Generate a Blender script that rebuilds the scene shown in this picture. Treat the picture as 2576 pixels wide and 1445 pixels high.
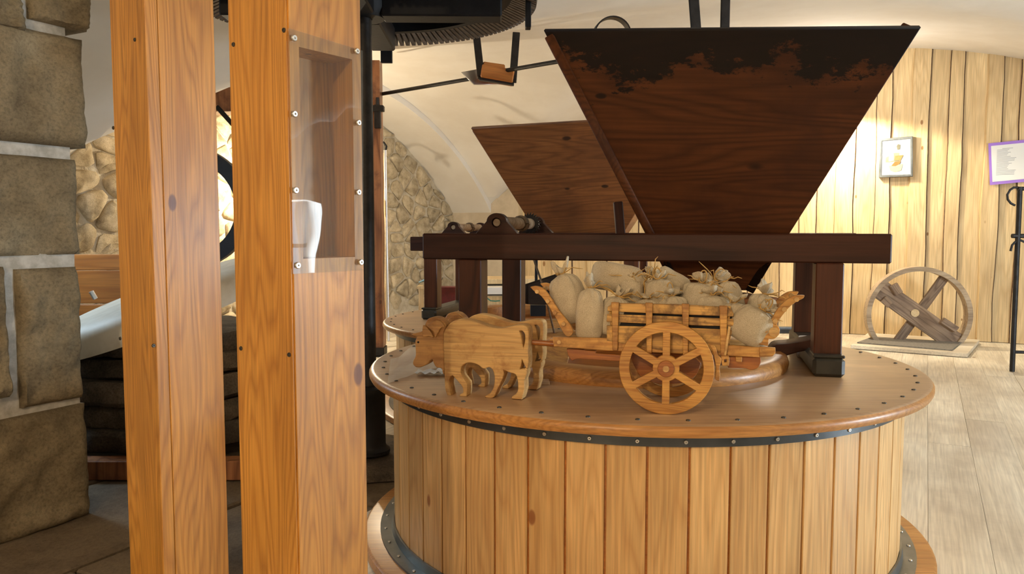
import bpy, bmesh, math, random
from mathutils import Vector, Matrix, noise
R_ = math.radians
random.seed(7)
sc = bpy.context.scene
COL = sc.collection
for o in list(bpy.data.objects): bpy.data.objects.remove(o)

# ------------------------------------------------------------------ camera
W0, H0, F = 2576, 1445, 1950.0
PITCH, CZ = R_(4.19), 0.89
KR = .89/.82
cam_d = bpy.data.cameras.new('camera'); cam = bpy.data.objects.new('camera', cam_d); COL.objects.link(cam)
cam_d.sensor_width = 36; cam_d.lens = F/W0*36; cam_d.clip_start = .02
cam.location = (0, 0, CZ); cam.rotation_euler = (math.pi/2-PITCH, 0, 0)
sc.camera = cam
sc.view_settings.view_transform = 'Standard'; sc.view_settings.look = 'None'
sc.view_settings.gamma = 1; sc.view_settings.use_curve_mapping = False
sc.view_settings.exposure = -0.1
# ------------------------------------------------------------------ daylight outside, the lamps of the room and added fill lights
w = bpy.data.worlds.new('world'); sc.world = w; w.use_nodes = True
w.node_tree.nodes['Background'].inputs[0].default_value = (.62, .82, 1.0, 1)
w.node_tree.nodes['Background'].inputs[1].default_value = 3.0
def lamp(kind, name, loc, energy, col, size=.05, target=None, spot=None, sy=None, blend=.3):
    d = bpy.data.lights.new(name, kind); d.energy = energy; d.color = col
    if kind == 'AREA':
        d.size = size
        if sy: d.shape = 'RECTANGLE'; d.size_y = sy
    else: d.shadow_soft_size = size
    if spot: d.spot_size = R_(spot); d.spot_blend = blend
    o = bpy.data.objects.new(name, d); COL.objects.link(o); o.location = loc
    if target: o.rotation_euler = (Vector(target)-Vector(loc)).to_track_quat('-Z', 'Y').to_euler()
    return o
WARM = (1, .72, .42); DAY = (.62, .82, 1.0)
lamp('POINT', 'lamp_front', (-.82, -1.0, 1.82), 78, (1, .76, .48), .03)
lamp('POINT', 'lamp_rubble_wall', (-1.72, 5.75, 1.22), 66, (1, .84, .60), .025)
lamp('SPOT', 'lamp_plank_wall', (2.60, 6.33, 1.76), 105, (1, .82, .56), .05, (2.98, 6.72, .95), 128, blend=.25)
lamp('POINT', 'fill_vault', (2.7, 2.4, 1.80), 12, (1, .84, .62), .12)  # added warm fill for the room, no fixture stands here
lamp('POINT', 'fill_nave', (2.30, 5.9, 1.86), 26, (1, .93, .82), .08)  # added light that brightens the white vault, not a lamp of the room
lamp('AREA', 'day_right', (4.62, 1.05, .86), 150, (.74, .88, 1.0), .62, (1.0, 2.9, 1.15), sy=.60)
lamp('AREA', 'day_left', (-2.75, 3.25, 1.45), 22, DAY, .4, (-1.3, 3.1, .5), sy=.5)

# ------------------------------------------------------------------ picture helpers: a pixel becomes a point in the room
cp, sp_ = math.cos(PITCH), math.sin(PITCH)
FW, UP, RT = Vector((0, cp, -sp_)), Vector((0, sp_, cp)), Vector((1, 0, 0))
CAM = Vector((0, 0, CZ))
def ray(px, py): return FW + RT*((px-W0/2)/F) + UP*((H0/2-py)/F)
def at(px, py, Y): d = ray(px, py); return CAM + d*(Y/d.y)
def onz(px, py, z): d = ray(px, py); return CAM + d*((z-CZ)/d.z)
def onpl(px, py, P, n): d = ray(px, py); return CAM + d*((P-CAM).dot(n)/d.dot(n))
# room axes: E1 along the plank wall to the left, V towards the plank wall
E1 = Vector((-.882, .471, 0)); V = Vector((.471, .882, 0)); RO = Vector((3.7, 5.6, 0))
def room(t, tv, z):
    q = (RO + E1*t - V*tv)*KR; q.z = CZ+(z-.82)*KR; return q
def t_of(px): a = (px-W0/2)/F/cp; return (3.7-5.6*a)/(.882+.471*a)

# ------------------------------------------------------------------ mesh helpers
WM = {}
class MB:
    def __init__(s): s.v = []; s.f = []; s.m = []
    def add(s, vs, fs, mi=0):
        n = len(s.v); s.v += [Vector(v) for v in vs]; s.f += [tuple(i+n for i in f) for f in fs]; s.m += [mi]*len(fs); return s
    def box(s, x0, x1, y0, y1, z0, z1, mi=0, M=None):
        vs = [Vector((x, y, z)) for z in (z0, z1) for y in (y0, y1) for x in (x0, x1)]
        if M: vs = [M @ v for v in vs]
        return s.add(vs, [(0, 2, 3, 1), (4, 5, 7, 6), (0, 1, 5, 4), (2, 6, 7, 3), (0, 4, 6, 2), (1, 3, 7, 5)], mi)
    def tube(s, pts, r, n=8, cap=True, mi=0):
        pts = [Vector(p) for p in pts]; rs = r if isinstance(r, (list, tuple)) else [r]*len(pts)
        u = None; rings = []
        for i, p in enumerate(pts):
            t = (pts[min(i+1, len(pts)-1)]-pts[max(i-1, 0)]).normalized()
            if u is None: u = t.orthogonal().normalized()
            u = (u-t*u.dot(t)).normalized(); b = t.cross(u)
            rings.append([p+(u*math.cos(2*math.pi*k/n)+b*math.sin(2*math.pi*k/n))*rs[i] for k in range(n)])
        vs = [v for rr in rings for v in rr]; fs = []
        for i in range(len(pts)-1):
            for k in range(n):
                fs.append((i*n+k, i*n+(k+1) % n, (i+1)*n+(k+1) % n, (i+1)*n+k))
        if cap: fs += [tuple(range(n-1, -1, -1)), tuple(range((len(pts)-1)*n, len(pts)*n))]
        return s.add(vs, fs, mi)
    def lathe(s, prof, n=32, mi=0, close=False, a0=0, a1=2*math.pi, M=None):
        full = abs(a1-a0-2*math.pi) < 1e-6; m = n if full else n+1
        vs = []
        for (r, z) in prof:
            for k in range(m):
                a = a0+(a1-a0)*k/n; vs.append(Vector((r*math.cos(a), r*math.sin(a), z)))
        if M: vs = [M @ v for v in vs]
        fs = []; L = len(prof)
        for i in range(L if close else L-1):
            j = (i+1) % L
            for k in range(n):
                fs.append((i*m+k, i*m+(k+1) % m, j*m+(k+1) % m, j*m+k))
        if not close and full:
            if prof[0][0] > 1e-5: fs.append(tuple(range(m-1, -1, -1)))
            if prof[-1][0] > 1e-5: fs.append(tuple(range((L-1)*m, L*m)))
        return s.add(vs, fs, mi)
    def mesh(s, name, bevel=0, smooth=False, seg=1):
        me = bpy.data.meshes.new(name); me.from_pydata([tuple(v) for v in s.v], [], s.f); me.validate()
        if len(me.polygons) == len(s.m) and any(s.m): me.polygons.foreach_set('material_index', s.m)
        bm = bmesh.new(); bm.from_mesh(me)
        bmesh.ops.recalc_face_normals(bm, faces=bm.faces)
        if bevel: bmesh.ops.bevel(bm, geom=[e for e in bm.edges if len(e.link_faces) == 2 and e.calc_face_angle(0) > .5], offset=bevel, segments=seg, affect='EDGES', clamp_overlap=True)
        bm.to_mesh(me); bm.free()
        if smooth: smooth_mesh(me, 35 if smooth is True else smooth)
        return me
def smooth_mesh(me, ang):
    me.polygons.foreach_set('use_smooth', [True]*len(me.polygons))
    bm = bmesh.new(); bm.from_mesh(me)
    for e in bm.edges: e.smooth = not (len(e.link_faces) == 2 and e.calc_face_angle(0) > R_(ang))
    bm.to_mesh(me); bm.free()
def tagp(o, label=None, cat=None, group=None, kind=None):
    if label: o['label'] = label
    if cat: o['category'] = cat
    if group: o['group'] = group
    if kind: o['kind'] = kind
    return o
def link(name, me, parent=None, M4=None):
    o = bpy.data.objects.new(name, me); COL.objects.link(o)
    M4 = M4 or Matrix(); WM[o] = M4
    if parent: o.parent = parent; o.matrix_basis = WM[parent].inverted() @ M4
    else: o.matrix_basis = M4
    return o
def part(name, mb, mat, parent=None, M4=None, bevel=0, smooth=False, seg=1, **k):
    me = mb.mesh(name, bevel, smooth, seg) if isinstance(mb, MB) else mb
    if not len(me.materials):
        for m in (mat if isinstance(mat, (list, tuple)) else [mat]): me.materials.append(m)
    return tagp(link(name, me, parent, M4), **k)
def thing(name, loc, label, cat, group=None): return tagp(link(name, None, None, Matrix.Translation(loc)), label, cat, group)
def T(*a): return Matrix.Translation(Vector(a if len(a) == 3 else a[0]))
def frame(o, x, y=None, z=None):     # matrix with origin o, local x axis, and an approximate z axis
    x = Vector(x).normalized(); z = Vector(z or (0, 0, 1)); y = z.cross(x).normalized(); z = x.cross(y)
    return Matrix(((x.x, y.x, z.x, o[0]), (x.y, y.y, z.y, o[1]), (x.z, y.z, z.z, o[2]), (0, 0, 0, 1)))
def bar(name, p0, p1, wy, hz, mat, parent=None, up=(0, 0, 1), bevel=.003, **k):
    p0, p1 = Vector(p0), Vector(p1); L = (p1-p0).length
    return part(name, MB().box(-L/2, L/2, -wy/2, wy/2, -hz/2, hz/2), mat, parent, frame((p0+p1)/2, p1-p0, z=up), bevel=bevel, **k)
def cut(name, polys, th, mat, parent=None, M4=None, bev=.0015, **k):   # flat saw-cut board: outlines (with holes) in local x,y, extruded along z
    cu = bpy.data.curves.new(name, 'CURVE'); cu.dimensions = '2D'; cu.fill_mode = 'BOTH'
    cu.extrude = max(th/2-bev, .0001); cu.bevel_depth = bev; cu.bevel_resolution = 1; cu.offset = -bev
    for pl, cyc in polys:
        s = cu.splines.new('POLY' if not cyc else 'BEZIER')
        if cyc:
            s.bezier_points.add(len(pl)-1)
            for i, p in enumerate(pl):
                b = s.bezier_points[i]; b.co = (p[0], p[1], 0)
                p0, p2 = Vector(pl[i-1]), Vector(pl[(i+1) % len(pl)]); q = Vector(p[:2])
                tan = (p2-p0); tan = tan.normalized() if tan.length > 1e-9 else tan
                c = (q-p0).normalized().dot((p2-q).normalized()) if (q-p0).length > 1e-9 and (p2-q).length > 1e-9 else 1
                kk = .3 if c > .35 else .04
                h0 = q-tan*(q-p0).length*kk; h1 = q+tan*(p2-q).length*kk
                b.handle_left_type = b.handle_right_type = 'FREE'
                b.handle_left = (h0.x, h0.y, 0); b.handle_right = (h1.x, h1.y, 0)
            s.resolution_u = 4
        else:
            s.points.add(len(pl)-1)
            for i, p in enumerate(pl): s.points[i].co = (p[0], p[1], 0, 1)
        s.use_cyclic_u = True
    t = bpy.data.objects.new('tmp', cu); COL.objects.link(t)
    me = bpy.data.meshes.new_from_object(t); bpy.data.objects.remove(t); bpy.data.curves.remove(cu)
    me.materials.clear(); me.materials.append(mat)
    return part(name, me, mat, parent, M4, **k)
def copy_obj(o, parent, M4):
    c = o.copy(); COL.objects.link(c); c.parent = parent; WM[c] = M4
    c.matrix_basis = (WM[parent].inverted() @ M4) if parent else M4
    return c

# ------------------------------------------------------------------ materials
def nodes(name):
    m = bpy.data.materials.new(name); m.use_nodes = True; nt = m.node_tree
    return m, nt, nt.nodes['Principled BSDF'], lambda t, **k: _n(nt, t, **k)
def _n(nt, t, **k):
    n = nt.nodes.new('ShaderNode'+t)
    for a, b in k.items(): setattr(n, a, b)
    return n
def ramp(n, stops):
    e = n.color_ramp.elements
    while len(e) < len(stops): e.new(.5)
    for i, (p, c) in enumerate(stops): e[i].position = p; e[i].color = (*c, 1) if len(c) == 3 else c
    return n
def mix(nt, a, b, f, mode='MIX'):
    m = nt.nodes.new('ShaderNodeMix'); m.data_type = 'RGBA'; m.blend_type = mode; m.clamp_factor = True
    L = nt.links.new
    for inp, v in ((m.inputs[0], f), (m.inputs[6], a), (m.inputs[7], b)):
        if hasattr(v, 'is_output'): L(v, inp)
        else: inp.default_value = v if isinstance(v, (int, float)) else (*v, 1)
    return m.outputs[2]
def coords(nt, n, axis, sc_, rnd=True):
    tc = n('TexCoord'); L = nt.links.new
    src = tc.outputs['Object']
    oi = n('ObjectInfo')
    if rnd:
        vm = n('VectorMath', operation='MULTIPLY_ADD'); cb = n('CombineXYZ')
        for i, kx in enumerate((37., 19., 53.)):
            mu = n('Math', operation='MULTIPLY'); L(oi.outputs['Random'], mu.inputs[0]); mu.inputs[1].default_value = kx; L(mu.outputs[0], cb.inputs[i])
        ad = n('VectorMath', operation='ADD'); L(src, ad.inputs[0]); L(cb.outputs[0], ad.inputs[1]); src = ad.outputs[0]
    return src, oi
def wood(name, dark, light, axis='X', scale=1., contrast=.5, knots=.5, rough=.45, coat=0., knot_col=None, stain=None, stain_amt=0, bump=.15, vary=.15, spec=.5, ring=9., stain_scale=3.):
    m, nt, bs, n = nodes(name); L = nt.links.new
    src, oi = coords(nt, n, axis, scale)
    def mapped(across, along):
        mp = n('Mapping'); L(src, mp.inputs[0])
        s = {'X': (along, across, across), 'Y': (across, along, across), 'Z': (across, across, along)}[axis]
        mp.inputs['Scale'].default_value = [v*scale for v in s]; return mp.outputs[0]
    n1 = n('TexNoise'); n1.inputs['Scale'].default_value = 1; n1.inputs['Detail'].default_value = 2; L(mapped(6, .55), n1.inputs[0])
    mu = n('Math', operation='MULTIPLY'); L(n1.outputs[0], mu.inputs[0]); mu.inputs[1].default_value = ring
    pp = n('Math', operation='PINGPONG'); L(mu.outputs[0], pp.inputs[0]); pp.inputs[1].default_value = .5
    rr = n('MapRange'); L(pp.outputs[0], rr.inputs[0]); rr.inputs[1].default_value = .0; rr.inputs[2].default_value = .34
    fi = n('TexNoise'); fi.inputs['Scale'].default_value = 1; fi.inputs['Detail'].default_value = 3; L(mapped(160, 5), fi.inputs[0])
    bl = n('TexNoise'); bl.inputs['Scale'].default_value = 1; bl.inputs['Detail'].default_value = 2; L(mapped(5, 1.6), bl.inputs[0])
    md = tuple((a+b)/2 for a, b in zip(dark, light))
    c = mix(nt, tuple(d*contrast+l*(1-contrast) for d, l in zip(dark, light)), light, rr.outputs[0])
    cr = ramp(n('ValToRGB'), [(.3, (.80,)*3), (.7, (1.12,)*3)]); L(fi.outputs[0], cr.inputs[0])
    c = mix(nt, c, cr.outputs[0], 1.0, 'MULTIPLY')
    br = ramp(n('ValToRGB'), [(.32, (.80, .76, .72)), (.68, (1.1, 1.1, 1.1))]); L(bl.outputs[0], br.inputs[0])
    c = mix(nt, c, br.outputs[0], 1.0, 'MULTIPLY')
    if knots > 0:
        vo = n('TexVoronoi'); vo.inputs['Scale'].default_value = 1; vo.inputs['Randomness'].default_value = 1; L(mapped(9, 4.5), vo.inputs[0])
        sx = n('SeparateXYZ'); L(vo.outputs['Color'], sx.inputs[0])
        th = n('Math', operation='LESS_THAN'); L(sx.outputs[0], th.inputs[0]); th.inputs[1].default_value = knots
        sz = n('Math', operation='MULTIPLY'); L(sx.outputs[1], sz.inputs[0]); sz.inputs[1].default_value = .10
        s2 = n('Math', operation='ADD'); L(sz.outputs[0], s2.inputs[0]); s2.inputs[1].default_value = .05
        dv = n('Math', operation='DIVIDE'); L(vo.outputs['Distance'], dv.inputs[0]); L(s2.outputs[0], dv.inputs[1])
        kr = ramp(n('ValToRGB'), [(0, (1,)*3), (.75, (.85,)*3), (1, (0,)*3)]); L(dv.outputs[0], kr.inputs[0])
        kf = n('Math', operation='MULTIPLY'); L(kr.outputs[0], kf.inputs[0]); L(th.outputs[0], kf.inputs[1])
        c = mix(nt, c, knot_col or tuple(d*.55 for d in dark), kf.outputs[0])
    if stain:
        s = n('TexNoise'); s.inputs['Scale'].default_value = stain_scale; s.inputs['Detail'].default_value = 5; s.inputs['Roughness'].default_value = .65; L(src, s.inputs[0])
        sr = ramp(n('ValToRGB'), [(.48, (0,)*3), (.62, (1,)*3)]); L(s.outputs[0], sr.inputs[0])
        sm = n('Math', operation='MULTIPLY'); L(sr.outputs[0], sm.inputs[0]); sm.inputs[1].default_value = stain_amt
        c = mix(nt, c, stain, sm.outputs[0])
    hv = n('HueSaturation'); L(c, hv.inputs['Color'])
    vr = n('MapRange'); L(oi.outputs['Random'], vr.inputs[0]); vr.inputs[3].default_value = 1-vary; vr.inputs[4].default_value = 1+vary; L(vr.outputs[0], hv.inputs['Value'])
    L(hv.outputs[0], bs.inputs['Base Color'])
    bs.inputs['Roughness'].default_value = rough; bs.inputs['Specular IOR Level'].default_value = spec
    if coat: bs.inputs['Coat Weight'].default_value = coat; bs.inputs['Coat Roughness'].default_value = .25
    if bump:
        bp = n('Bump'); bp.inputs['Strength'].default_value = bump; bp.inputs['Distance'].default_value = .002; L(fi.outputs[0], bp.inputs['Height']); L(bp.outputs[0], bs.inputs['Normal'])
    m['hs'] = 1
    return m
def plain(name, col, rough=.5, metal=0, var=.0, vscale=20, bump=0, bscale=60, spec=.5, col2=None, detail=4, coat=0, bdist=.003):
    m, nt, bs, n = nodes(name); L = nt.links.new
    bs.inputs['Roughness'].default_value = rough; bs.inputs['Metallic'].default_value = metal; bs.inputs['Specular IOR Level'].default_value = spec
    bs.inputs['Base Color'].default_value = (*col, 1); bs.inputs['Coat Weight'].default_value = coat
    src, oi = coords(nt, n, 'X', 1)
    if var or col2:
        t = n('TexNoise'); t.inputs['Scale'].default_value = vscale; t.inputs['Detail'].default_value = detail; t.inputs['Roughness'].default_value = .6; L(src, t.inputs[0])
        c2 = col2 or tuple(x*(1-var) for x in col)
        rp = ramp(n('ValToRGB'), [(.38, col), (.62, c2)]); L(t.outputs[0], rp.inputs[0]); L(rp.outputs[0], bs.inputs['Base Color'])
    if bump:
        t = n('TexNoise'); t.inputs['Scale'].default_value = bscale; t.inputs['Detail'].default_value = 5; L(src, t.inputs[0])
        bp = n('Bump'); bp.inputs['Strength'].default_value = bump; bp.inputs['Distance'].default_value = bdist; L(t.outputs[0], bp.inputs['Height']); L(bp.outputs[0], bs.inputs['Normal'])
    return m
def stone(name, cols, scale=6, rough=.9, vary=.2, speck=.3):
    m, nt, bs, n = nodes(name); L = nt.links.new
    src, oi = coords(nt, n, 'X', 1)
    t = n('TexNoise'); t.inputs['Scale'].default_value = scale; t.inputs['Detail'].default_value = 8; t.inputs['Roughness'].default_value = .62; L(src, t.inputs[0])
    k = len(cols); rp = ramp(n('ValToRGB'), [(.3+.4*i/(k-1), c) for i, c in enumerate(cols)]); L(t.outputs[0], rp.inputs[0])
    f = n('TexNoise'); f.inputs['Scale'].default_value = scale*22; f.inputs['Detail'].default_value = 4; f.inputs['Roughness'].default_value = .7; L(src, f.inputs[0])
    fr = ramp(n('ValToRGB'), [(.3, (1-speck*1.6,)*3), (.5, (1,)*3), (.72, (1+speck,)*3)]); L(f.outputs[0], fr.inputs[0])
    c = mix(nt, rp.outputs[0], fr.outputs[0], 1.0, 'MULTIPLY')
    hv = n('HueSaturation'); L(c, hv.inputs['Color']); vr = n('MapRange'); L(oi.outputs['Random'], vr.inputs[0]); vr.inputs[3].default_value = 1-vary; vr.inputs[4].default_value = 1+vary; L(vr.outputs[0], hv.inputs['Value'])
    L(hv.outputs[0], bs.inputs['Base Color']); bs.inputs['Roughness'].default_value = rough; bs.inputs['Specular IOR Level'].default_value = .25
    ad = n('Math', operation='MULTIPLY_ADD'); L(f.outputs[0], ad.inputs[0]); ad.inputs[1].default_value = .3; L(t.outputs[0], ad.inputs[2])
    bp = n('Bump'); bp.inputs['Strength'].default_value = .8; bp.inputs['Distance'].default_value = .012; L(ad.outputs[0], bp.inputs['Height']); L(bp.outputs[0], bs.inputs['Normal'])
    return m
M = {}
M['post'] = wood('post_wood', (.33, .115, .010), (.59, .27, .045), 'Z', 1.3, .55, .8, .45, .08, (.13, .035, .008), bump=.2, vary=.03, ring=34)
M['stave'] = wood('stave_pine', (.50, .24, .07), (.76, .48, .20), 'Z', 1.2, .42, .6, .42, .1, (.26, .085, .022), vary=.035, ring=22)
M['lid'] = wood('lid_wood', (.42, .25, .13), (.54, .35, .19), 'X', 1., .35, .06, .36, .15, (.14, .06, .02), stain=(.28, .16, .10), stain_amt=.35, vary=.03, ring=14)
M['lid_edge'] = wood('lid_edge_wood', (.33, .12, .025), (.55, .26, .07), 'X', 1.5, .5, .1, .4, .1, (.2, .06, .02), vary=.05, ring=20)
M['lid_flat'] = M['lid']
M['dark'] = wood('dark_frame_wood', (.022, .007, .004), (.060, .020, .010), 'X', 1.2, .8, .1, .5, .05, (.008, .003, .002), vary=.1, spec=.25)
M['darkleg'] = wood('dark_leg_wood', (.035, .010, .004), (.10, .030, .011), 'X', 1.2, .8, .1, .45, .1, (.01, .004, .002), vary=.1, spec=.3)
M['foot'] = plain('grey_painted_foot', (.045, .042, .032), .4, 0, .35, 14)
M['hopper2'] = wood('rear_hopper_wood', (.11, .036, .011), (.30, .115, .034), 'X', 1.0, .5, .7, .5, .05, (.015, .006, .004), vary=.02, stain=(.08, .03, .015), stain_amt=.35, ring=26)
M['planks'] = wood('wall_plank_pine', (.55, .37, .17), (.78, .60, .34), 'Z', 1.0, .35, .5, .6, 0, (.28, .13, .04), vary=.08, ring=14)
M['bark'] = plain('bark_edge', (.13, .07, .04), .9, 0, .5, 30)
M['floor'] = wood('floor_pine', (.68, .60, .48), (.80, .74, .61), 'X', .9, .3, .12, .42, 0, (.25, .17, .1), vary=.03, stain=(.38, .32, .26), stain_amt=.35, stain_scale=2.2, ring=18)
M['slab'] = stone('floor_slab_stone', [(.085, .062, .04), (.16, .12, .078), (.2, .155, .10)], 4, .85, .12, .15)
M['ceil'] = plain('limewashed_plaster', (.80, .77, .72), .9, 0, 0, 2, .25, 9, .2, col2=(.74, .70, .64), bdist=.01)
M['wall'] = plain('beige_plaster', (.50, .42, .31), .9, 0, 0, 5, .4, 12, .2, col2=(.62, .53, .40), bdist=.01)
M['mortar'] = plain('rubble_mortar', (.62, .55, .42), .95, 0, 0, 14, .8, 40, .2, col2=(.48, .41, .30), bdist=.012)
M['rubble'] = stone('rubble_stone', [(.26, .20, .12), (.50, .41, .27), (.66, .56, .40)], 11, .9, .16, .25)
M['pillar'] = stone('pillar_sandstone', [(.12, .092, .055), (.215, .168, .10), (.30, .245, .155)], 5, .9, .12, .22)
M['pmortar'] = plain('pillar_mortar', (.58, .56, .51), .9, 0, 0, 25, .6, 60, .2, col2=(.40, .38, .33))
M['iron'] = plain('dark_iron', (.035, .033, .034), .5, .6, .4, 20, .3, 80)
M['band'] = plain('galvanised_band', (.10, .11, .12), .32, .7, .3, 8)
M['flange'] = plain('base_flange_steel', (.20, .21, .20), .35, .7, .4, 6)
M['black'] = plain('black_iron', (.010, .010, .012), .6, .3, .4, 12, .3, 60)
M['cog'] = wood('cog_wood', (.10, .075, .055), (.20, .155, .12), 'X', 3, .7, 0, .7, 0)
M['screw'] = plain('zinc_screw', (.60, .58, .54), .28, .95)
M['nail'] = plain('dark_nail', (.10, .09, .075), .45, .8, .3, 200)
M['cow'] = wood('cow_beech', (.50, .27, .085), (.72, .46, .18), 'X', 2.5, .6, .0, .5, 0, vary=.04, stain=(.30, .11, .025), stain_amt=.55, stain_scale=16, ring=12)
M['cowshade'] = wood('cow_beech_shaded', (.40, .19, .06), (.58, .32, .11), 'X', 2.5, .6, .0, .5, 0, vary=.04, stain=(.25, .09, .02), stain_amt=.5, stain_scale=20, ring=12)  # cow beech darkened: the post's shadow over the heads is put into the colour
M['cart'] = wood('cart_pine', (.42, .17, .03), (.68, .36, .09), 'X', 4, .75, 0, .42, .1, vary=.06, ring=12, stain=(.16, .05, .012), stain_amt=.5, stain_scale=22)
M['wheel'] = wood('cart_wheel_wood', (.44, .17, .03), (.64, .33, .075), 'X', 4, .8, 0, .4, .15, vary=.03, ring=14)
M['char'] = wood('charred_cart_board', (.16, .05, .012), (.72, .42, .12), 'X', 3, .6, 0, .5, 0, vary=.1, ring=10, stain=(.07, .025, .008), stain_amt=.75, stain_scale=20)
M['redwood'] = wood('reddish_cart_wood', (.26, .07, .012), (.42, .14, .022), 'X', 4, .7, 0, .35, .2, vary=.05)
M['linen'] = None
M['raffia'] = plain('raffia', (.62, .38, .12), .6, 0, .3, 60)
M['weather'] = wood('weathered_wheel_wood', (.16, .10, .065), (.36, .26, .18), 'X', 2, .8, 0, .7, 0, vary=.1, stain=(.12, .08, .06), stain_amt=.4)
M['rim'] = wood('wheel_rim_wood', (.30, .22, .14), (.50, .40, .28), 'X', 2, .7, 0, .7, 0, stain=(.2, .14, .1), stain_amt=.4)
M['oldpost'] = wood('old_brown_post', (.14, .045, .018), (.38, .16, .065), 'Z', 1, .8, .2, .45, .15, stain=(.10, .035, .02), stain_amt=.7, stain_scale=5)
M['alu'] = plain('aluminium_tube', (.62, .62, .63), .3, .9)
M['orange'] = wood('orange_board', (.34, .10, .012), (.50, .18, .03), 'X', 1, .6, .1, .4, .1)
M['pale'] = plain('pale_cast_stone', (.66, .62, .52), .55, 0, 0, 9, .15, 30, .5, col2=(.56, .51, .41))
M['sooty'] = plain('sooty_dark_wood', (.028, .017, .011), .9, 0, .3, 20, spec=.1)
M['oldstone'] = stone('dark_millstone', [(.035, .028, .022), (.09, .07, .05), (.17, .13, .09)], 6, .85, .3, .3)
M['white'] = plain('white_shelf', (.80, .77, .72), .5)
M['red'] = plain('dark_red_box', (.11, .008, .010), .5, 0, .3, 30)
M['blue'] = plain('blue_film', (.15, .38, .62), .4)
M['green'] = plain('green_cable', (.05, .18, .13), .5)
M['mat'] = plain('rubber_mat', (.24, .22, .19), .9, 0, .3, 60, .5, 120)
M['paperw'] = plain('white_paper', (.80, .82, .82), .6)
M['violet'] = plain('violet_paper', (.36, .20, .72), .7)
M['ink'] = plain('faded_ink', (.35, .37, .42), .8)
M['silver'] = plain('silver_frame', (.22, .25, .27), .35, .5, .3, 12)
M['copper'] = plain('cork_brown', (.22, .15, .09), .7, 0, .4, 40)
def linen():
    m, nt, bs, n = nodes('linen_cloth'); L = nt.links.new
    src, oi = coords(nt, n, 'X', 1)
    wv = n('TexNoise'); wv.inputs['Scale'].default_value = 900; wv.inputs['Detail'].default_value = 2; L(src, wv.inputs[0])
    bl = n('TexNoise'); bl.inputs['Scale'].default_value = 25; bl.inputs['Detail'].default_value = 3; L(src, bl.inputs[0])
    c = ramp(n('ValToRGB'), [(.3, (.42, .345, .235)), (.7, (.69, .60, .44))]); L(wv.outputs[0], c.inputs[0])
    b = ramp(n('ValToRGB'), [(.3, (.86, .84, .82)), (.7, (1.05, 1.05, 1.05))]); L(bl.outputs[0], b.inputs[0])
    L(mix(nt, c.outputs[0], b.outputs[0], 1., 'MULTIPLY'), bs.inputs['Base Color'])
    bs.inputs['Roughness'].default_value = .9; bs.inputs['Specular IOR Level'].default_value = .15
    bp = n('Bump'); bp.inputs['Strength'].default_value = .35; bp.inputs['Distance'].default_value = .0006; L(wv.outputs[0], bp.inputs['Height']); L(bp.outputs[0], bs.inputs['Normal'])
    return m
M['linen'] = linen()
def hopper_mat():       # old board with tar-like black wear along its upper edge and long scratches
    m = wood('front_hopper_wood', (.036, .011, .004), (.100, .033, .010), 'X', .8, .55, .75, .6, .0, (.010, .005, .003), vary=0, spec=.2, ring=30, stain=(.035, .012, .007), stain_amt=.5, stain_scale=2.5)
    nt = m.node_tree; L = nt.links.new; n = lambda t, **k: _n(nt, t, **k); bs = nt.nodes['Principled BSDF']
    old = bs.inputs['Base Color'].links[0].from_socket
    tc = n('TexCoord'); sx = n('SeparateXYZ'); L(tc.outputs['Object'], sx.inputs[0])
    ns = n('TexNoise'); ns.inputs['Scale'].default_value = 9; ns.inputs['Detail'].default_value = 7; ns.inputs['Roughness'].default_value = .78
    mp = n('Mapping'); mp.inputs['Scale'].default_value = (.6, 1, 1.6); L(tc.outputs['Object'], mp.inputs[0]); L(mp.outputs[0], ns.inputs[0])
    a = n('Math', operation='MULTIPLY_ADD'); L(ns.outputs[0], a.inputs[0]); a.inputs[1].default_value = .75; L(sx.outputs['Y'], a.inputs[2])
    r = ramp(n('ValToRGB'), [(0, (0,)*3), (1, (1,)*3)]); mr = n('MapRange'); L(a.outputs[0], mr.inputs[0]); mr.inputs[1].default_value = .635; mr.inputs[2].default_value = .665
    top = n('MapRange'); L(sx.outputs['Y'], top.inputs[0]); top.inputs[1].default_value = .262; top.inputs[2].default_value = .255
    rimm = n('MapRange'); L(sx.outputs['Y'], rimm.inputs[0]); rimm.inputs[1].default_value = .345; rimm.inputs[2].default_value = .335
    f = n('Math', operation='MULTIPLY'); L(mr.outputs[0], f.inputs[0]); f.inputs[1].default_value = .95
    c = mix(nt, old, (.006, .0042, .0035), f.outputs[0])
    L(c, bs.inputs['Base Color']); return m
M['hopper'] = hopper_mat()
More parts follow.
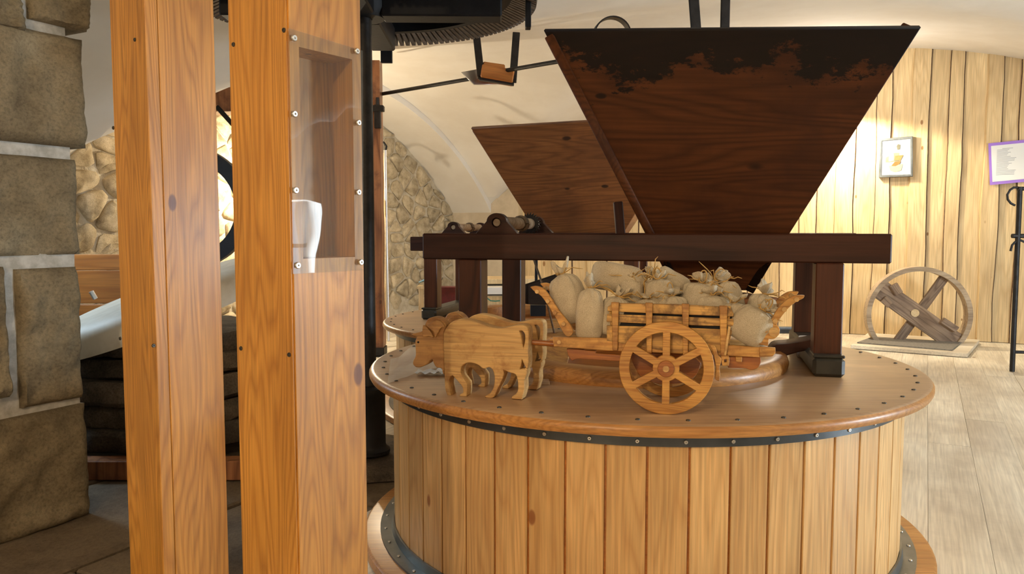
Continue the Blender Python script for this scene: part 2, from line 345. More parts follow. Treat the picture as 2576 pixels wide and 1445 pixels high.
def glass(name, col=(1, 1, 1), rough=.0, film=False):
    m, nt, bs, n = nodes(name); L = nt.links.new
    out = nt.nodes['Material Output']; tr = n('BsdfTransparent'); gl = n('BsdfGlossy'); mx = n('MixShader'); fr = n('Fresnel')
    tr.inputs[0].default_value = (*col, 1); gl.inputs['Roughness'].default_value = rough; fr.inputs[0].default_value = 1.62
    src, oi = coords(nt, n, 'X', 1, False)
    t = n('TexNoise'); t.inputs['Scale'].default_value = 9 if not film else 30; t.inputs['Detail'].default_value = 1; L(src, t.inputs[0])
    bp = n('Bump'); bp.inputs['Strength'].default_value = .5; bp.inputs['Distance'].default_value = .0012; L(t.outputs[0], bp.inputs['Height']); L(bp.outputs[0], gl.inputs['Normal'])
    nt.nodes.remove(bs)
    ad = n('Math', operation='ADD', use_clamp=True); L(fr.outputs[0], ad.inputs[0]); ad.inputs[1].default_value = .06
    ge = n('NewGeometry'); iv = n('Math', operation='SUBTRACT'); iv.inputs[0].default_value = 1; L(ge.outputs['Backfacing'], iv.inputs[1]); fm = n('Math', operation='MULTIPLY'); L(ad.outputs[0], fm.inputs[0]); L(iv.outputs[0], fm.inputs[1]); L(fm.outputs[0], mx.inputs[0]); L(tr.outputs[0], mx.inputs[1]); L(gl.outputs[0], mx.inputs[2]); L(mx.outputs[0], out.inputs[0])
    return m
M['plexi'] = glass('clear_plexiglass', (.93, .95, .96), .015)
def film_mat():
    m, nt, bs, n = nodes('milky_plastic_film'); L = nt.links.new
    bs.inputs['Base Color'].default_value = (.78, .74, .66, 1); bs.inputs['Roughness'].default_value = .22; bs.inputs['Alpha'].default_value = .38
    return m
M['film'] = film_mat()

# ------------------------------------------------------------------ the room
def zM(tv, off=0):
    if tv > 4.42: tv = 8.84-tv
    return .82-2.0+math.sqrt(max((3.13+off)**2-(tv-2.25)**2, 0))
def zB(t, tv):
    b = -3.16+math.sqrt(max(4.57**2-(t-1.382)**2, 0)) if abs(t-1.382) < 4.5 else -3
    k = 1-.083*min(max(tv, 0), 2.8)
    return .82+.25+(b-.25)*(k if b > .25 else 1)
TP, TL = 4.43, 4.89
def ceil_z(t, tv): return max(zM(tv, .05 if t < TP else 0), zB(t, tv), .82) if t < TP+1e-6 else zM(tv)
def grid(fn, us, vs, flip=False):
    mb = MB(); n = len(vs)
    pts = [fn(u, v) for u in us for v in vs]
    fs = [(i*n+j, i*n+j+1, (i+1)*n+j+1, (i+1)*n+j) for i in range(len(us)-1) for j in range(n-1)]
    return mb.add(pts, fs)
def lin(a, b, n): return [a+(b-a)*i/n for i in range(n+1)]
cm = grid(lambda t, tv: room(t, tv, ceil_z(t, tv)), lin(-2.5, TP, 90), lin(-.02, 8.84, 90))
b = len(cm.v); tvs = lin(-.02, 8.84, 90)
cm2 = grid(lambda t, tv: room(t, tv, zM(tv)), [TP, 4.6, 4.75, TL+.04], tvs)
cm.add(cm2.v, cm2.f)
cm.add([room(TP, tv, z) for tv in tvs for z in (zM(tv), max(ceil_z(TP-1e-4, tv), zM(tv)))], [(2*i, 2*i+1, 2*i+3, 2*i+2) for i in range(len(tvs)-1)])
part('ceiling', cm, M['ceil'], kind='structure', smooth=25)
# floor: a bed, boards and stone slabs
BED = .008
fl = part('floor', MB().add([room(-2.5, -.05, -.03), room(5, -.05, -.03), room(5, 8.9, -.03), room(-2.5, 8.9, -.03)], [(0, 1, 2, 3)]), M['bark'], kind='structure')
tt = -2.45; bw = .145
while tt < 4.9:
    ve = 8.8 if tt < 1.95 else 4.2
    cut_at = random.uniform(1.2, 3.6)
    for (v0, v1) in ((0, cut_at), (cut_at+.003, ve)):
        c = room(tt+bw/2, (v0+v1)/2, -.016)
        part('floor_board', MB().box(-(v1-v0)/2*KR+.001, (v1-v0)/2*KR-.001, -bw/2*KR+.0005, bw/2*KR-.0005, -.014, .014+random.uniform(-.0015, .0)), M['floor'], fl, frame(c, V))
    tt += bw
random.seed(3)
tt = 1.98; row = 0
while tt < 4.88:
    tw = random.uniform(.42, .6); tw = min(tw, 4.9-tt); vv = 4.2
    while vv < 8.8:
        vl = random.uniform(.45, .85); vl = min(vl, 8.85-vv)
        h = random.uniform(-.012, .002)
        mb = MB().box(-(vl)/2*KR+.006, vl/2*KR-.006, -tw/2*KR+.006, tw/2*KR-.006, -.03, h)
        part('floor_slab', mb, M['slab'], fl, frame(room(tt+tw/2, vv+vl/2, 0), V) @ Matrix.Rotation(random.uniform(-.01, .01), 4, 'Z'), bevel=.006)
        vv += vl
    tt += tw
# left end wall of rubble
wl = part('wall_left', MB().add([room(TL, -.05, -.02), room(TL, 8.9, -.02)]+[room(TL, tv, zM(tv)+.02) for tv in lin(8.9, -.05, 40)], [tuple(range(43))]), M['mortar'], kind='structure')
def clip(poly, px, py, nx, ny):
    out = []
    for i in range(len(poly)):
        a, b = poly[i], poly[(i+1) % len(poly)]
        da = (a[0]-px)*nx+(a[1]-py)*ny; db = (b[0]-px)*nx+(b[1]-py)*ny
        if da <= 0: out.append(a)
        if da*db < 0: k = da/(da-db); out.append((a[0]+(b[0]-a[0])*k, a[1]+(b[1]-a[1])*k))
    return out
random.seed(11)
pts = []
zz = 0.06; r = 0
while zz < 2.0:
    x = .02+random.uniform(0, .1)
    while x < 4.5:
        pts.append((x+random.uniform(-.04, .04), zz+random.uniform(-.035, .035))); x += random.uniform(.15, .27)
    zz += random.uniform(.10, .14); r += 1
def vis(x):    # stretches of the wall the photograph shows
    return x < 1.75 or x > 2.55
cnt = 0
for i, (x, z) in enumerate(pts):
    if z > zM(x)+.02 or not vis(x) or z < .12: continue
    poly = [(x-.22, z-.14), (x+.22, z-.14), (x+.22, z+.14), (x-.22, z+.14)]
    for j, (x2, z2) in enumerate(pts):
        if i == j or abs(x2-x) > .5 or abs(z2-z) > .4: continue
        poly = clip(poly, (x+x2)/2, (z+z2)/2, x2-x, z2-z)
    if len(poly) < 3: continue
    poly = [(a, min(b, zM(max(a, 0))-.004)) for a, b in poly]
    cx = sum(p[0] for p in poly)/len(poly); cz = sum(p[1] for p in poly)/len(poly)
    ring = []
    for k in range(len(poly)):       # round the corners
        a, b = poly[k], poly[(k+1) % len(poly)]
        for f in (.22, .78): ring.append((a[0]+(b[0]-a[0])*f, a[1]+(b[1]-a[1])*f))
    n = len(ring); mb = MB(); vs = []
    dp = random.uniform(.012, .04)
    gap = random.uniform(.84, .96)
    for (s, d) in ((gap, -.02), (gap*.99, dp*.5), (gap*.82, dp*.95), (gap*.4, dp)):
        for (a, b) in ring:
            q = Vector(((a-cx)*s*KR, (b-cz)*s*KR, 0)); nz = noise.noise(Vector((a*14, b*14, i)))*.016+noise.noise(Vector((a*40, b*40, i)))*.010
            vs.append((q.x, q.y, d+(nz if d > 0 else 0)))
    vs.append((0, 0, dp))
    fs = [(l*n+k, l*n+(k+1) % n, (l+1)*n+(k+1) % n, (l+1)*n+k) for l in range(3) for k in range(n)]
    fs += [(3*n+k, 3*n+(k+1) % n, 4*n) for k in range(n)]
    mb.add(vs, fs)
    o = room(TL, cx, cz); xa = -V
    Mx = Matrix(((xa.x, 0, -E1.x, o.x), (xa.y, 0, -E1.y, o.y), (0, 1, 0, o.z), (0, 0, 0, 1)))
    part('stone', mb, M['rubble'], wl, Mx, smooth=50); cnt += 1
# back wall: plaster, corner pier and vertical live-edge planks
bk = MB()
bk.add([room(5, 0, -.02), room(-2.5, 0, -.02)]+[room(t, 0, ceil_z(min(t, TP), 0)+.02) for t in lin(-2.5, 5, 60)], [tuple(range(63))])
wb = part('wall_back', bk, M['wall'], kind='structure')
T_PL = t_of(1318)
seq = []
t = T_PL
bounds = [1318, 1352, 1395, 1440, 1480, 1530, 1565, 1608, 1640, 1690, 1740, 1790, 1835, 1880, 1925, 1960, 2005, 2048, 2096, 2142, 2192, 2228, 2279, 2322, 2370, 2405, 2461, 2500, 2545, 2600, 2650, 2710]
for i in range(len(bounds)-1):
    t0, t1 = t_of(bounds[i]), t_of(bounds[i+1])
    seq.append((t0, t1))
tt = t_of(2710)
while tt > -2.4: seq.append((tt, max(tt-.14, -2.45))); tt -= .14
random.seed(21)
for i, (t0, t1) in enumerate(seq):
    over = i % 2 == 0
    d0 = .022 if over else .004
    tc = (t0+t1)/2; hw = (t0-t1)/2*KR+(.004 if over else .012)
    N = 22; L_, R2 = [], []
    sa, sb = random.uniform(0, 99), random.uniform(0, 99); am = .010 if over else .0
    h = CZ+(ceil_z(tc, 0)+.015-.82)*KR
    for k in range(N+1):
        z = h*k/N
        L_.append((-hw+am*(noise.noise((z*1.5, sa, 0))*1.6+noise.noise((z*6, sa, 3))*.5), z))
        R2.append((hw+am*(noise.noise((z*1.5, sb, 0))*1.6+noise.noise((z*6, sb, 3))*.5), z))
    mb = MB(); vs = []
    for k in range(N+1):
        l, r = L_[k], R2[k]; ch = .007 if over else .002
        vs += [(l[0], 0, l[1]), (l[0]+ch, .018, l[1]), (r[0]-ch, .018, r[1]), (r[0], 0, r[1])]
    q = []
    for k in range(N):
        for j in range(3):
            mb.add([], [], 0); mb.f.append((k*4+j, k*4+j+1, k*4+4+j+1, k*4+4+j)); mb.m.append(0 if j == 1 or not over or (i % 4 and j == 0) else 1)
    mb.v = [Vector(v) for v in vs]; mb.f += [(3, 2, 1, 0), (N*4, N*4+1, N*4+2, N*4+3)]; mb.m += [0, 0]
    o = room(tc, d0, 0); x = -E1; y = -V
    Mx = Matrix(((x.x, y.x, 0, o.x), (x.y, y.y, 0, o.y), (0, 0, 1, 0), (0, 0, 0, 1)))
    me = bpy.data.meshes.new('plank'); me.from_pydata([tuple(v) for v in mb.v], [], mb.f)
    me.polygons.foreach_set('material_index', mb.m); me.materials.append(M['planks']); me.materials.append(M['bark'])
    link('wall_plank', me, wb, Mx)
# right wall with its window, front wall
def wallbox(name, t0, t1, v0, v1, z0, z1, parent=None, **k):
    c = room((t0+t1)/2, (v0+v1)/2, (z0+z1)/2)
    return MB().box(-abs(t1-t0)/2*KR, abs(t1-t0)/2*KR, -abs(v1-v0)/2*KR, abs(v1-v0)/2*KR, -(z1-z0)/2*KR, (z1-z0)/2*KR, M=frame(c, E1))
wr = MB()
for a in ((-2.8, -2.5, -.1, 3.34, 0, 2.4), (-2.8, -2.5, 4.5, 9, 0, 2.4), (-2.8, -2.5, 3.34, 4.5, 0, .42), (-2.8, -2.5, 3.34, 4.5, 1.02, 2.4)):
    q = wallbox('', *a); wr.add(q.v, q.f)
part('wall_right', wr, M['ceil'], kind='structure')
wf = MB()
for a in ((-2.8, 3.0, 8.84, 9.1, 0, 2.4), (3.9, 5.2, 8.84, 9.1, 0, 2.4), (3.0, 3.9, 8.84, 9.1, 0, .6), (3.0, 3.9, 8.84, 9.1, 1.5, 2.4)):
    q = wallbox('', *a); wf.add(q.v, q.f)
part('wall_front', wf, M['ceil'], kind='structure')
wn = part('window_1', wallbox('', -2.72, -2.68, 3.88, 3.92, .42, 1.02), M['iron'], kind='structure')
part('window_bar', wallbox('', -2.72, -2.68, 3.34, 4.5, .71, .74), M['iron'], wn)

# ------------------------------------------------------------------ stone pillar at the left edge
random.seed(5)
P1 = onz(232, 1292, 0); P2 = onz(0, 1372, 0); P1.z = P2.z = 0
dirp = (P2-P1).normalized(); nrm = Vector((dirp.y, -dirp.x, 0)); nrm = nrm if nrm.dot(-P1) > 0 else -nrm
pil = thing('stone_pillar', P1+dirp*.4-nrm*.3, 'massive pillar of rough squared stone blocks with pale mortar at the left edge', 'pillar')
def rough_block(L, H, D, seg=12, amp=.012, seed=0):
    bm = bmesh.new(); bmesh.ops.create_grid(bm, x_segments=seg, y_segments=int(seg*H/L)+3, size=.5)
    me = MB(); vs = []; 
    for v in bm.verts:
        x, y = v.co.x, v.co.y; e = min(.5-abs(x), .5-abs(y))
        edge = min(1, e/.07)
        nz = noise.fractal(Vector((x*L*5+seed, y*H*5, seed*.3)), 1., 2., 4)*amp*2
        vs.append(Vector((x*L*(1-.01*(1-edge)), y*H, (edge**.5-1)*.022+nz*(.4+.6*edge)+ (noise.noise((x*9+seed, y*9, 0))*amp*.6))))
    idx = {v: i for i, v in enumerate(bm.verts)}
    me.add(vs, [tuple(idx[v] for v in f.verts) for f in bm.faces])
    # sides back into the wall
    bnd = [e for e in bm.edges if len(e.link_faces) == 1]
    n0 = len(me.v); mp = {}
    for e in bnd:
        for v in e.verts:
            if v not in mp: mp[v] = len(me.v); me.v.append(Vector((v.co.x*L*.99, v.co.y*H*.99, -D)))
    for e in bnd: a, b = e.verts; me.f.append((idx[a], idx[b], mp[b], mp[a])); me.m.append(0)
    bm.free(); return me
def pm(px, py):     # pixel -> (s, z) on the pillar face
    q = onpl(px, py, P1, nrm); return (q-P1).dot(dirp), q.z
courses = [(-260, -20, [(-90, 240)]), (-10, 78, [(-60, 66), (82, 226)]), (100, 372, [(-90, 214)]), (402, 640, [(-90, 201)]), (672, 1003, [(-90, 18), (50, 204)]), (1016, 1325, [(-90, 226)])]
def blockM(sx, z):
    o = P1+dirp*sx; o.z = z; x = -dirp
    return Matrix(((x.x, 0, nrm.x, o.x), (x.y, 0, nrm.y, o.y), (0, 1, 0, o.z), (0, 0, 0, 1)))
for ci, (y0, y1, bl) in enumerate(courses):
    for (x0, x1) in bl:
        s0, z1 = pm(x1, y0); s1, _ = pm(x0, y0); _, z0 = pm(x1, y1)
        z0 = max(z0, -.01)
        part('stone_block', rough_block(s1-s0, z1-z0, .5, 20, .014, ci*7.3+x0*.01), M['pillar'], pil, blockM((s0+s1)/2, (z0+z1)/2), smooth=60)
s_lo, _ = pm(196, 640)
mmb = MB().box(0, 1.4, -.55, -.036, 0, 2.05); fM = P1.copy()
o = P1+dirp*(s_lo-.01)
part('mortar', grid(lambda s, z: (s, z, noise.noise((s*9, z*9, 0))*.006), lin(0, 1.3, 40), lin(0, 2.1, 60)), M['pmortar'], pil,
     Matrix(((dirp.x, 0, nrm.x, o.x-nrm.x*.034), (dirp.y, 0, nrm.y, o.y-nrm.y*.034), (0, 1, 0, 0), (0, 0, 0, 1))), smooth=60)
# mortar core behind
part('core', MB().box(0, 1.3, -.5, -.045, 0, 2.08), M['pmortar'], pil, Matrix(((dirp.x, nrm.x, 0, o.x), (dirp.y, nrm.y, 0, o.y), (0, 0, 1, 0), (0, 0, 0, 1))))

# ------------------------------------------------------------------ two timber posts
def post(name, C, ang, s, label, recess=None, zt=2.05):
    u = Vector((math.cos(ang), math.sin(ang), 0)); v = Vector((-math.sin(ang), math.cos(ang), 0))   # u: right face, v: left face
    t = thing(name, (C.x, C.y, 0)+Vector((0, 0, 0)) if False else Vector((C.x, C.y, 0))+(u+v)*s/2, label, 'post')
    o = Vector((C.x, C.y, 0))
    Mx = Matrix(((u.x, v.x, 0, o.x), (u.y, v.y, 0, o.y), (0, 0, 1, 0), (0, 0, 0, 1)))
    return t, u, v, Mx
ANG = R_(54)
C2 = Vector((-.2836*1.212, 1.212, 0)); C1 = Vector((-.463*1.583, 1.583, 0))
t2, u2, v2, Mp2 = post('timber_post', C2, ANG, .15, 'orange pine post with a clear plastic sheet screwed to its side, right of the two')
t1, u1, v1, Mp1 = post('timber_post', C1, R_(51.5), .15, 'orange pine post with a long crack down its side, left of the two')
S = .15
# post 2: right face lies in local y=0 plane (x from 0 to S); pocket cut into it
def loc2(px, py):
    q = onpl(px, py, Vector((C2.x, C2.y, 0)), v2); q = q-Vector((C2.x, C2.y, 0)); return q.dot(u2), q.z
rx0, rz1 = loc2(752, 118); rx1, _ = loc2(886, 160); _, rz0 = loc2(752, 652)
mb = MB()
xs = [0, rx0, rx1, S]; zs = [0, rz0, rz1, 2.05]
vid = {}
for i, x in enumerate(xs):
    for j, z in enumerate(zs): vid[i, j] = len(mb.v); mb.v.append(Vector((x, 0, z)))
for i in range(3):
    for j in range(3):
        if (i, j) != (1, 1): mb.f.append((vid[i, j], vid[i+1, j], vid[i+1, j+1], vid[i, j+1])); mb.m.append(0)
D = .06
ins = [len(mb.v)+k for k in range(4)]; mb.v += [Vector((x, D, z)) for x, z in ((rx0, rz0), (rx1, rz0), (rx1, rz1), (rx0, rz1))]
fr = [vid[1, 1], vid[2, 1], vid[2, 2], vid[1, 2]]
for k in range(4): mb.f.append((fr[k], fr[(k+1) % 4], ins[(k+1) % 4], ins[k])); mb.m.append(0)
mb.f.append(tuple(ins)); mb.m.append(0)
bk4 = [len(mb.v)+k for k in range(4)]; mb.v += [Vector(p) for p in ((0, S, 0), (S, S, 0), (S, S, 2.05), (0, S, 2.05))]
mb.f += [(bk4[0], bk4[1], bk4[2], bk4[3]), (vid[0, 0], vid[0, 1], vid[0, 2], vid[0, 3], bk4[3], bk4[0]), (vid[3, 0], vid[3, 1], vid[3, 2], vid[3, 3], bk4[2], bk4[1]),
         (vid[0, 3], vid[1, 3], vid[2, 3], vid[3, 3], bk4[2], bk4[3]), (vid[0, 0], vid[1, 0], vid[2, 0], vid[3, 0], bk4[1], bk4[0])]
mb.m += [0]*5
me = bpy.data.meshes.new('post_shaft'); me.from_pydata([tuple(v) for v in mb.v], [], mb.f)
bm = bmesh.new(); bm.from_mesh(me); bmesh.ops.recalc_face_normals(bm, faces=bm.faces)
ed = [e for e in bm.edges if len(e.link_faces) == 2 and e.calc_face_angle(0) > 1 and abs(e.verts[0].co.z-e.verts[1].co.z) > .2 and all(v.co.x in (0, S) or v.co.y > .14 for v in e.verts) and all(v.co.y < .001 or v.co.y > .149 for v in e.verts)]
bmesh.ops.bevel(bm, geom=[e for e in bm.edges if len(e.link_faces) == 2 and all(abs(v.co.x-0) < 1e-5 and abs(v.co.y) < 1e-5 for v in e.verts)], offset=.003, segments=2, affect='EDGES')
bm.to_mesh(me); bm.free(); me.materials.append(M['post'])
link('post_shaft', me, t2, Mp2)
# post 1: two laminations with the crack between them
cr_ = .016/1
part('post_board', MB().box(0, .026, 0, S, 0, 2.05), M['post'], t1, Mp1, bevel=.0015)
part('post_board', MB().box(.0268, S, 0, S, 0, 2.05), M['post'], t1, Mp1, bevel=.0012)
def screw_head(r=.005, h=.003, cross=True):
    mb = MB().lathe([(0, h), (r*.3, h*.6), (r*.35, h), (r*.8, h), (r, h*.5), (r, 0)], 12)
    return mb.mesh('screw', smooth=40)
SCR = screw_head(); SCR.materials.append(M['screw']); SCRD = SCR.copy(); SCRD.materials.clear(); SCRD.materials.append(M['nail'])
def on_face(px, py, Cc, uu, vv, face):   # face 'r': plane through Cc with normal vv ; 'l': normal uu
    n = vv if face == 'r' else uu
    q = onpl(px, py, Vector((Cc.x, Cc.y, 0)), n); return q, -n
def zmat(q, nrm, sc_=1.):
    z = nrm.normalized(); x = Vector((0, 0, 1)).cross(z)
    if x.length < 1e-3: x = Vector((1, 0, 0))
    x.normalize(); y = z.cross(x)
    return Matrix(((x.x*sc_, y.x*sc_, z.x*sc_, q.x), (x.y*sc_, y.y*sc_, z.y*sc_, q.y), (x.z*sc_, y.z*sc_, z.z*sc_, q.z), (0, 0, 0, 1)))
for (px, py) in ((588, 112), (715, 76), (607, 877), (728, 893)):
    q, n_ = on_face(px, py, C2, u2, v2, 'l'); link('screw', SCRD, t2, zmat(q, n_, .75))
for (px, py) in ((286, 322), (303, 852), (340, 100)):
    q, n_ = on_face(px, py, C1, u1, v1, 'l'); link('screw', SCRD, t1, zmat(q, n_, .8))
q, n_ = on_face(386, 870, C1, u1, v1, 'r'); link('screw', SCRD, t1, zmat(q, n_, .8))
# clear sheet
sheet = [onpl(px, py, Vector((C2.x, C2.y, 0))-v2*.0035, v2) for px, py in ((725, 71), (911, 128), (914, 664), (905, 672), (913, 680), (735, 690))]
so = sum(sheet, Vector())/len(sheet)
cm_ = thing('clear_cover_sheet', so, 'clear scratched plastic sheet with eight cap screws covering the slot in the pine post', 'cover sheet')
Ms = Matrix(((u2.x, 0, -v2.x, so.x), (u2.y, 0, -v2.y, so.y), (0, 1, 0, so.z), (0, 0, 0, 1)))
cut('sheet', [([((p-so).dot(u2), p.z-so.z) for p in sheet], False)], .003, M['plexi'], cm_, Ms, bev=.0003)
for (px, py) in ((739, 96), (897, 129), (740, 287), (901, 309), (743, 479), (901, 484), (748, 668), (907, 660)):
    q = onpl(px, py, Vector((C2.x, C2.y, 0))-v2*.0052, v2); link('screw', SCR, cm_, zmat(q, -v2, 1.05))

# ------------------------------------------------------------------ millstone vats
def vat(name, cx, cy, zl, label, zb, near=True, lidR=.79, Rst=.722, a_off=0.):
    zb = zb+.0
    t = thing(name, (cx, cy, zb), label, 'vat')
    th = .027; n = 96 if near else 64
    # lid: annular board with rounded edge
    prof = [(.38, zl-th), (.38, zl), (lidR-.014, zl), (lidR-.005, zl-.0035), (lidR, zl-.011), (lidR, zl-.019), (lidR-.004, zl-th)]
    lid = MB().lathe([(r, z-zl) for r, z in prof], n, close=True)
    part('lid', lid, [M['lid'], M['lid_edge']], t, T(cx, cy, zl), smooth=40)
    me = t.children[-1].data
    for p in me.polygons:
        if p.normal.z < .9 and p.center.xy.length > .7: p.material_index = 1
    # collar ring round the eye of the stone
    c = MB().lathe([(.35, -.03), (.35, .030), (.36, .038), (.412, .038), (.428, .030), (.433, .014), (.430, 0.0), (.379, -.001), (.379, -.03)], 64, close=True)
    part('collar', c, M['lid_edge'], t, T(cx, cy, zl), smooth=50)
    part('inner_stone', MB().lathe([(.0, -.12), (.37, -.12), (.37, -.2), (0, -.2)], 40), M['black'], t, T(cx, cy, zl))
    # staves
    ns = 52; z1 = zl-th; z0 = zb+.03; th2 = .02
    da = 2*math.pi/ns
    for k in range(ns):
        a = a_off+da*k; w_ = da*Rst*1.0
        wo = 2*Rst*math.tan(da/2)-.0048
        mb = MB().add([(x, y, z) for z in (z0, z1) for (x, y) in ((-wo/2, -.0), (wo/2, 0), (wo/2-.003, .02), (-wo/2+.003, .02))],
                      [(3, 2, 1, 0), (4, 5, 6, 7), (0, 1, 5, 4), (1, 2, 6, 5), (2, 3, 7, 6), (3, 0, 4, 7)])
        y = Vector((-math.cos(a), -math.sin(a), 0)); x = Vector((-y.y, y.x, 0)); x = Vector((y.y, -y.x, 0))
        o = Vector((cx, cy, 0))-y*Rst
        part('stave', mb, M['stave'], t, Matrix(((x.x, y.x, 0, o.x), (x.y, y.y, 0, o.y), (0, 0, 1, 0), (0, 0, 0, 1))), bevel=.0015 if near else 0)
    part('stave_backing', MB().lathe([(Rst-.005, z0), (Rst-.005, z1-.001)], 64), M['orange'], t, T(cx, cy, 0))
    hz = z1-.034
    part('iron_hoop', MB().lathe([(Rst+.002, hz), (Rst+.008, hz), (Rst+.008, z1), (Rst+.03, z1), (Rst+.03, z1+.001), (Rst+.002, z1+.001)], 96, close=True), M['band'], t, T(cx, cy, 0), smooth=30)
    part('base_flange', MB().lathe([(Rst+.002, zb+.03), (Rst+.002, zb+.058), (Rst+.007, zb+.058), (Rst+.010, zb+.036), (Rst+.042, zb+.036), (Rst+.042, zb+.03)], 96, close=True), M['flange'], t, T(cx, cy, 0), smooth=30)
    part('base_disc', MB().lathe([(.5, 0), (.5, .03), (.803, .03), (.811, .024), (.811, 0)], 96, close=True), M['lid_edge'], t, T(cx, cy, zb), smooth=40)
    N = 46 if near else 40
    for k in range(N):
        a = 2*math.pi*k/N+.05; d = Vector((math.cos(a), math.sin(a), 0))
        if near:
            if d.y < .5 : link('bolt', SCR, t, zmat(Vector((cx, cy, hz+.011))+d*(Rst+.008), d, .95))
            link('bolt', SCR, t, zmat(Vector((cx, cy, zb+.036))+d*(Rst+.027), Vector((0, 0, 1)), .9))
        link('lid_nail', SCRD, t, zmat(Vector((cx, cy, zl-.0008))+d*.75, Vector((0, 0, 1)), 1.05))
    return t
AJ = .0
DC = Vector((.3735, 2.308, 0)); ZL = CZ-.388
best = 9
for k_ in range(600):      # angle at which a stave joint falls where the photograph shows it
    a_ = -math.pi/2+(k_-300)*.0006; P_ = Vector((DC.x+.722*math.cos(a_), DC.y+.722*math.sin(a_), ZL-.1))-CAM
    e_ = abs(W0/2+F*P_.x/P_.dot(FW)-1628)
    if e_ < best: best = e_; AJ = a_
best = 0
AJ = AJ+math.pi/52
vat('millstone_vat', DC.x, DC.y, ZL, 'round pine-stave millstone casing with iron hoop, carrying the toy ox cart', 0.0, a_off=AJ)
DC2 = Vector((.137, 3.95, 0)); ZL2 = CZ-.45
vat('millstone_vat', DC2.x, DC2.y, ZL2, 'farther round pine millstone casing, mostly hidden behind the near one', 0.0, False, a_off=.05)

# ------------------------------------------------------------------ hopper frames (horses)
A = Vector((.966, -.259, 0)); B = Vector((.259, .966, 0)); Z = Vector((0, 0, 1))
def horse(name, FL, FR, ztop, h, depth, zl, legs, label, w=.072, leftext=0, near=True):
    a = (FR-FL).normalized(); a.z = 0; b = Vector((-a.y, a.x, 0))
    t = thing(name, ((FL+FR)/2+b*depth/2).xy.to_3d()+Vector((0, 0, zl)), label, 'frame')
    zc = ztop-h/2
    def P(p, d, z): q = p+b*d; return Vector((q.x, q.y, z))
    bar('long_beam', P(FL, w/2, zc), P(FR, w/2, zc), w, h, M['dark'], t, bevel=.004)
    bar('long_beam', P(FL, depth+w/2, zc), P(FR, depth+w/2, zc), w, h, M['dark'], t, bevel=.004)
    for s in legs:
        p = FL+a*s
        for d in (0, depth):
            bar('leg', P(p, d+w/2-.003 if d == 0 else d+w/2, zl+.05), P(p, d+w/2-.003 if d == 0 else d+w/2, ztop-h), w*1.0, w*.98, M['darkleg'], t, up=a, bevel=.003)
        # foot runner with rounded nose
        p0 = P(p, -.05, zl+.027); 
        bar('foot', P(p, -.035, zl+.026), P(p, depth+w+.035, zl+.026), w*1.12, .052, M['foot'], t, bevel=.009)
        bar('foot_cap', P(p, -.032, zl+.055), P(p, w*.8, zl+.055), w*1.10, .008, M['foot'], t, bevel=.002)
    return t, a, b
zt = CZ-.004
BL = at(1062, 588, 2.34); BR = at(2246, 588, 2.02)
d_ = (BR-BL); print('beam len', d_.length, 'z', BL.z, BR.z)
H1, a1, b1 = horse('hopper_frame', BL, BR, (BL.z+BR.z)/2, .078, .50, ZL, (.150, d_.xy.length-.150), 'dark-stained timber frame carrying the big front hopper over the toy cart')
FL2 = at(1031, 596, 3.95); 
a_2 = a1
FR2 = FL2+a_2*1.25
horse('hopper_frame', FL2, FR2, FL2.z, .072, .50, ZL2, (.11, 1.12), 'weathered timber frame carrying the rear hopper on the farther vat')

# ------------------------------------------------------------------ hoppers
def board(name, cs, th, mat, parent, grain, bev=.003, **k):   # planar quad board: corners -> local x along grain
    o = sum(cs, Vector())/len(cs); x = Vector(grain).normalized(); n = (cs[1]-cs[0]).cross(cs[-1]-cs[0]).normalized()
    x = (x-n*x.dot(n)).normalized(); y = n.cross(x)
    Mx = Matrix(((x.x, y.x, n.x, o.x), (x.y, y.y, n.y, o.y), (x.z, y.z, n.z, o.z), (0, 0, 0, 1)))
    return cut(name, [([((c-o).dot(x), (c-o).dot(y)) for c in cs], False)], th, mat, parent, Mx, bev=bev, **k)
def hopper(name, TLp, TRp, BLp, BRp, b, dt, db, mat, label, off=0):
    cen = (TLp+TRp)/2
    t = thing(name, (cen.x, cen.y+.3, BLp.z), label, 'hopper')
    TLb, TRb = TLp+b*dt, TRp+b*dt; BLb, BRb = BLp+b*db, BRp+b*db
    hor = (TRp-TLp)
    board('front_board', [BLp, BRp, TRp, TLp], .024, mat, t, hor)
    board('back_board', [BLb, BRb, TRb, TLb], .022, mat, t, hor)
    mid = .012
    xh = hor.normalized(); dn = Vector((0, 0, -.010))
    board('side_board', [BLp+xh*.012, TLp+xh*.014+dn, TLb+xh*.014+dn, BLb+xh*.012], .024, mat, t, b)
    board('side_board', [BRp-xh*.012, TRp-xh*.014+dn, TRb-xh*.014+dn, BRb-xh*.012], .024, mat, t, b)
    return t
TLp = at(1366, 80, 1.99); TRp = at(2300, 50, 1.87)
bh = Vector((.27, .96, 0)).normalized()
# lower edge hidden behind the beam: continue the two side lines
def lerp(a, b, k): return a+(b-a)*k
BLp = at(1700, 735, 2.255); BRp = at(1896, 735, 2.20)
hp = hopper('grain_hopper', TLp, TRp, BLp, BRp, bh, .72, .16, M['hopper'], 'big dark wooden funnel hopper with black worn rim, above the toy cart')
print('hopper', TLp, TRp, BLp, BRp)
bar('shoe', BLp+Vector((.0, -.03, -.03)), BRp+Vector((.05, .08, -.03)), .2, .03, M['hopper2'], hp)
TL3 = at(1186, 322, 3.62); TR3 = TL3+a1*1.0; TR3.z = TL3.z+.03
BL3 = at(1385, 640, 3.9); BR3 = BL3+a1*.30
h2 = hopper('grain_hopper', TL3, TR3, BL3, BR3, b1, .60, .16, M['hopper2'], 'brown knotty wooden funnel hopper behind the big front one')

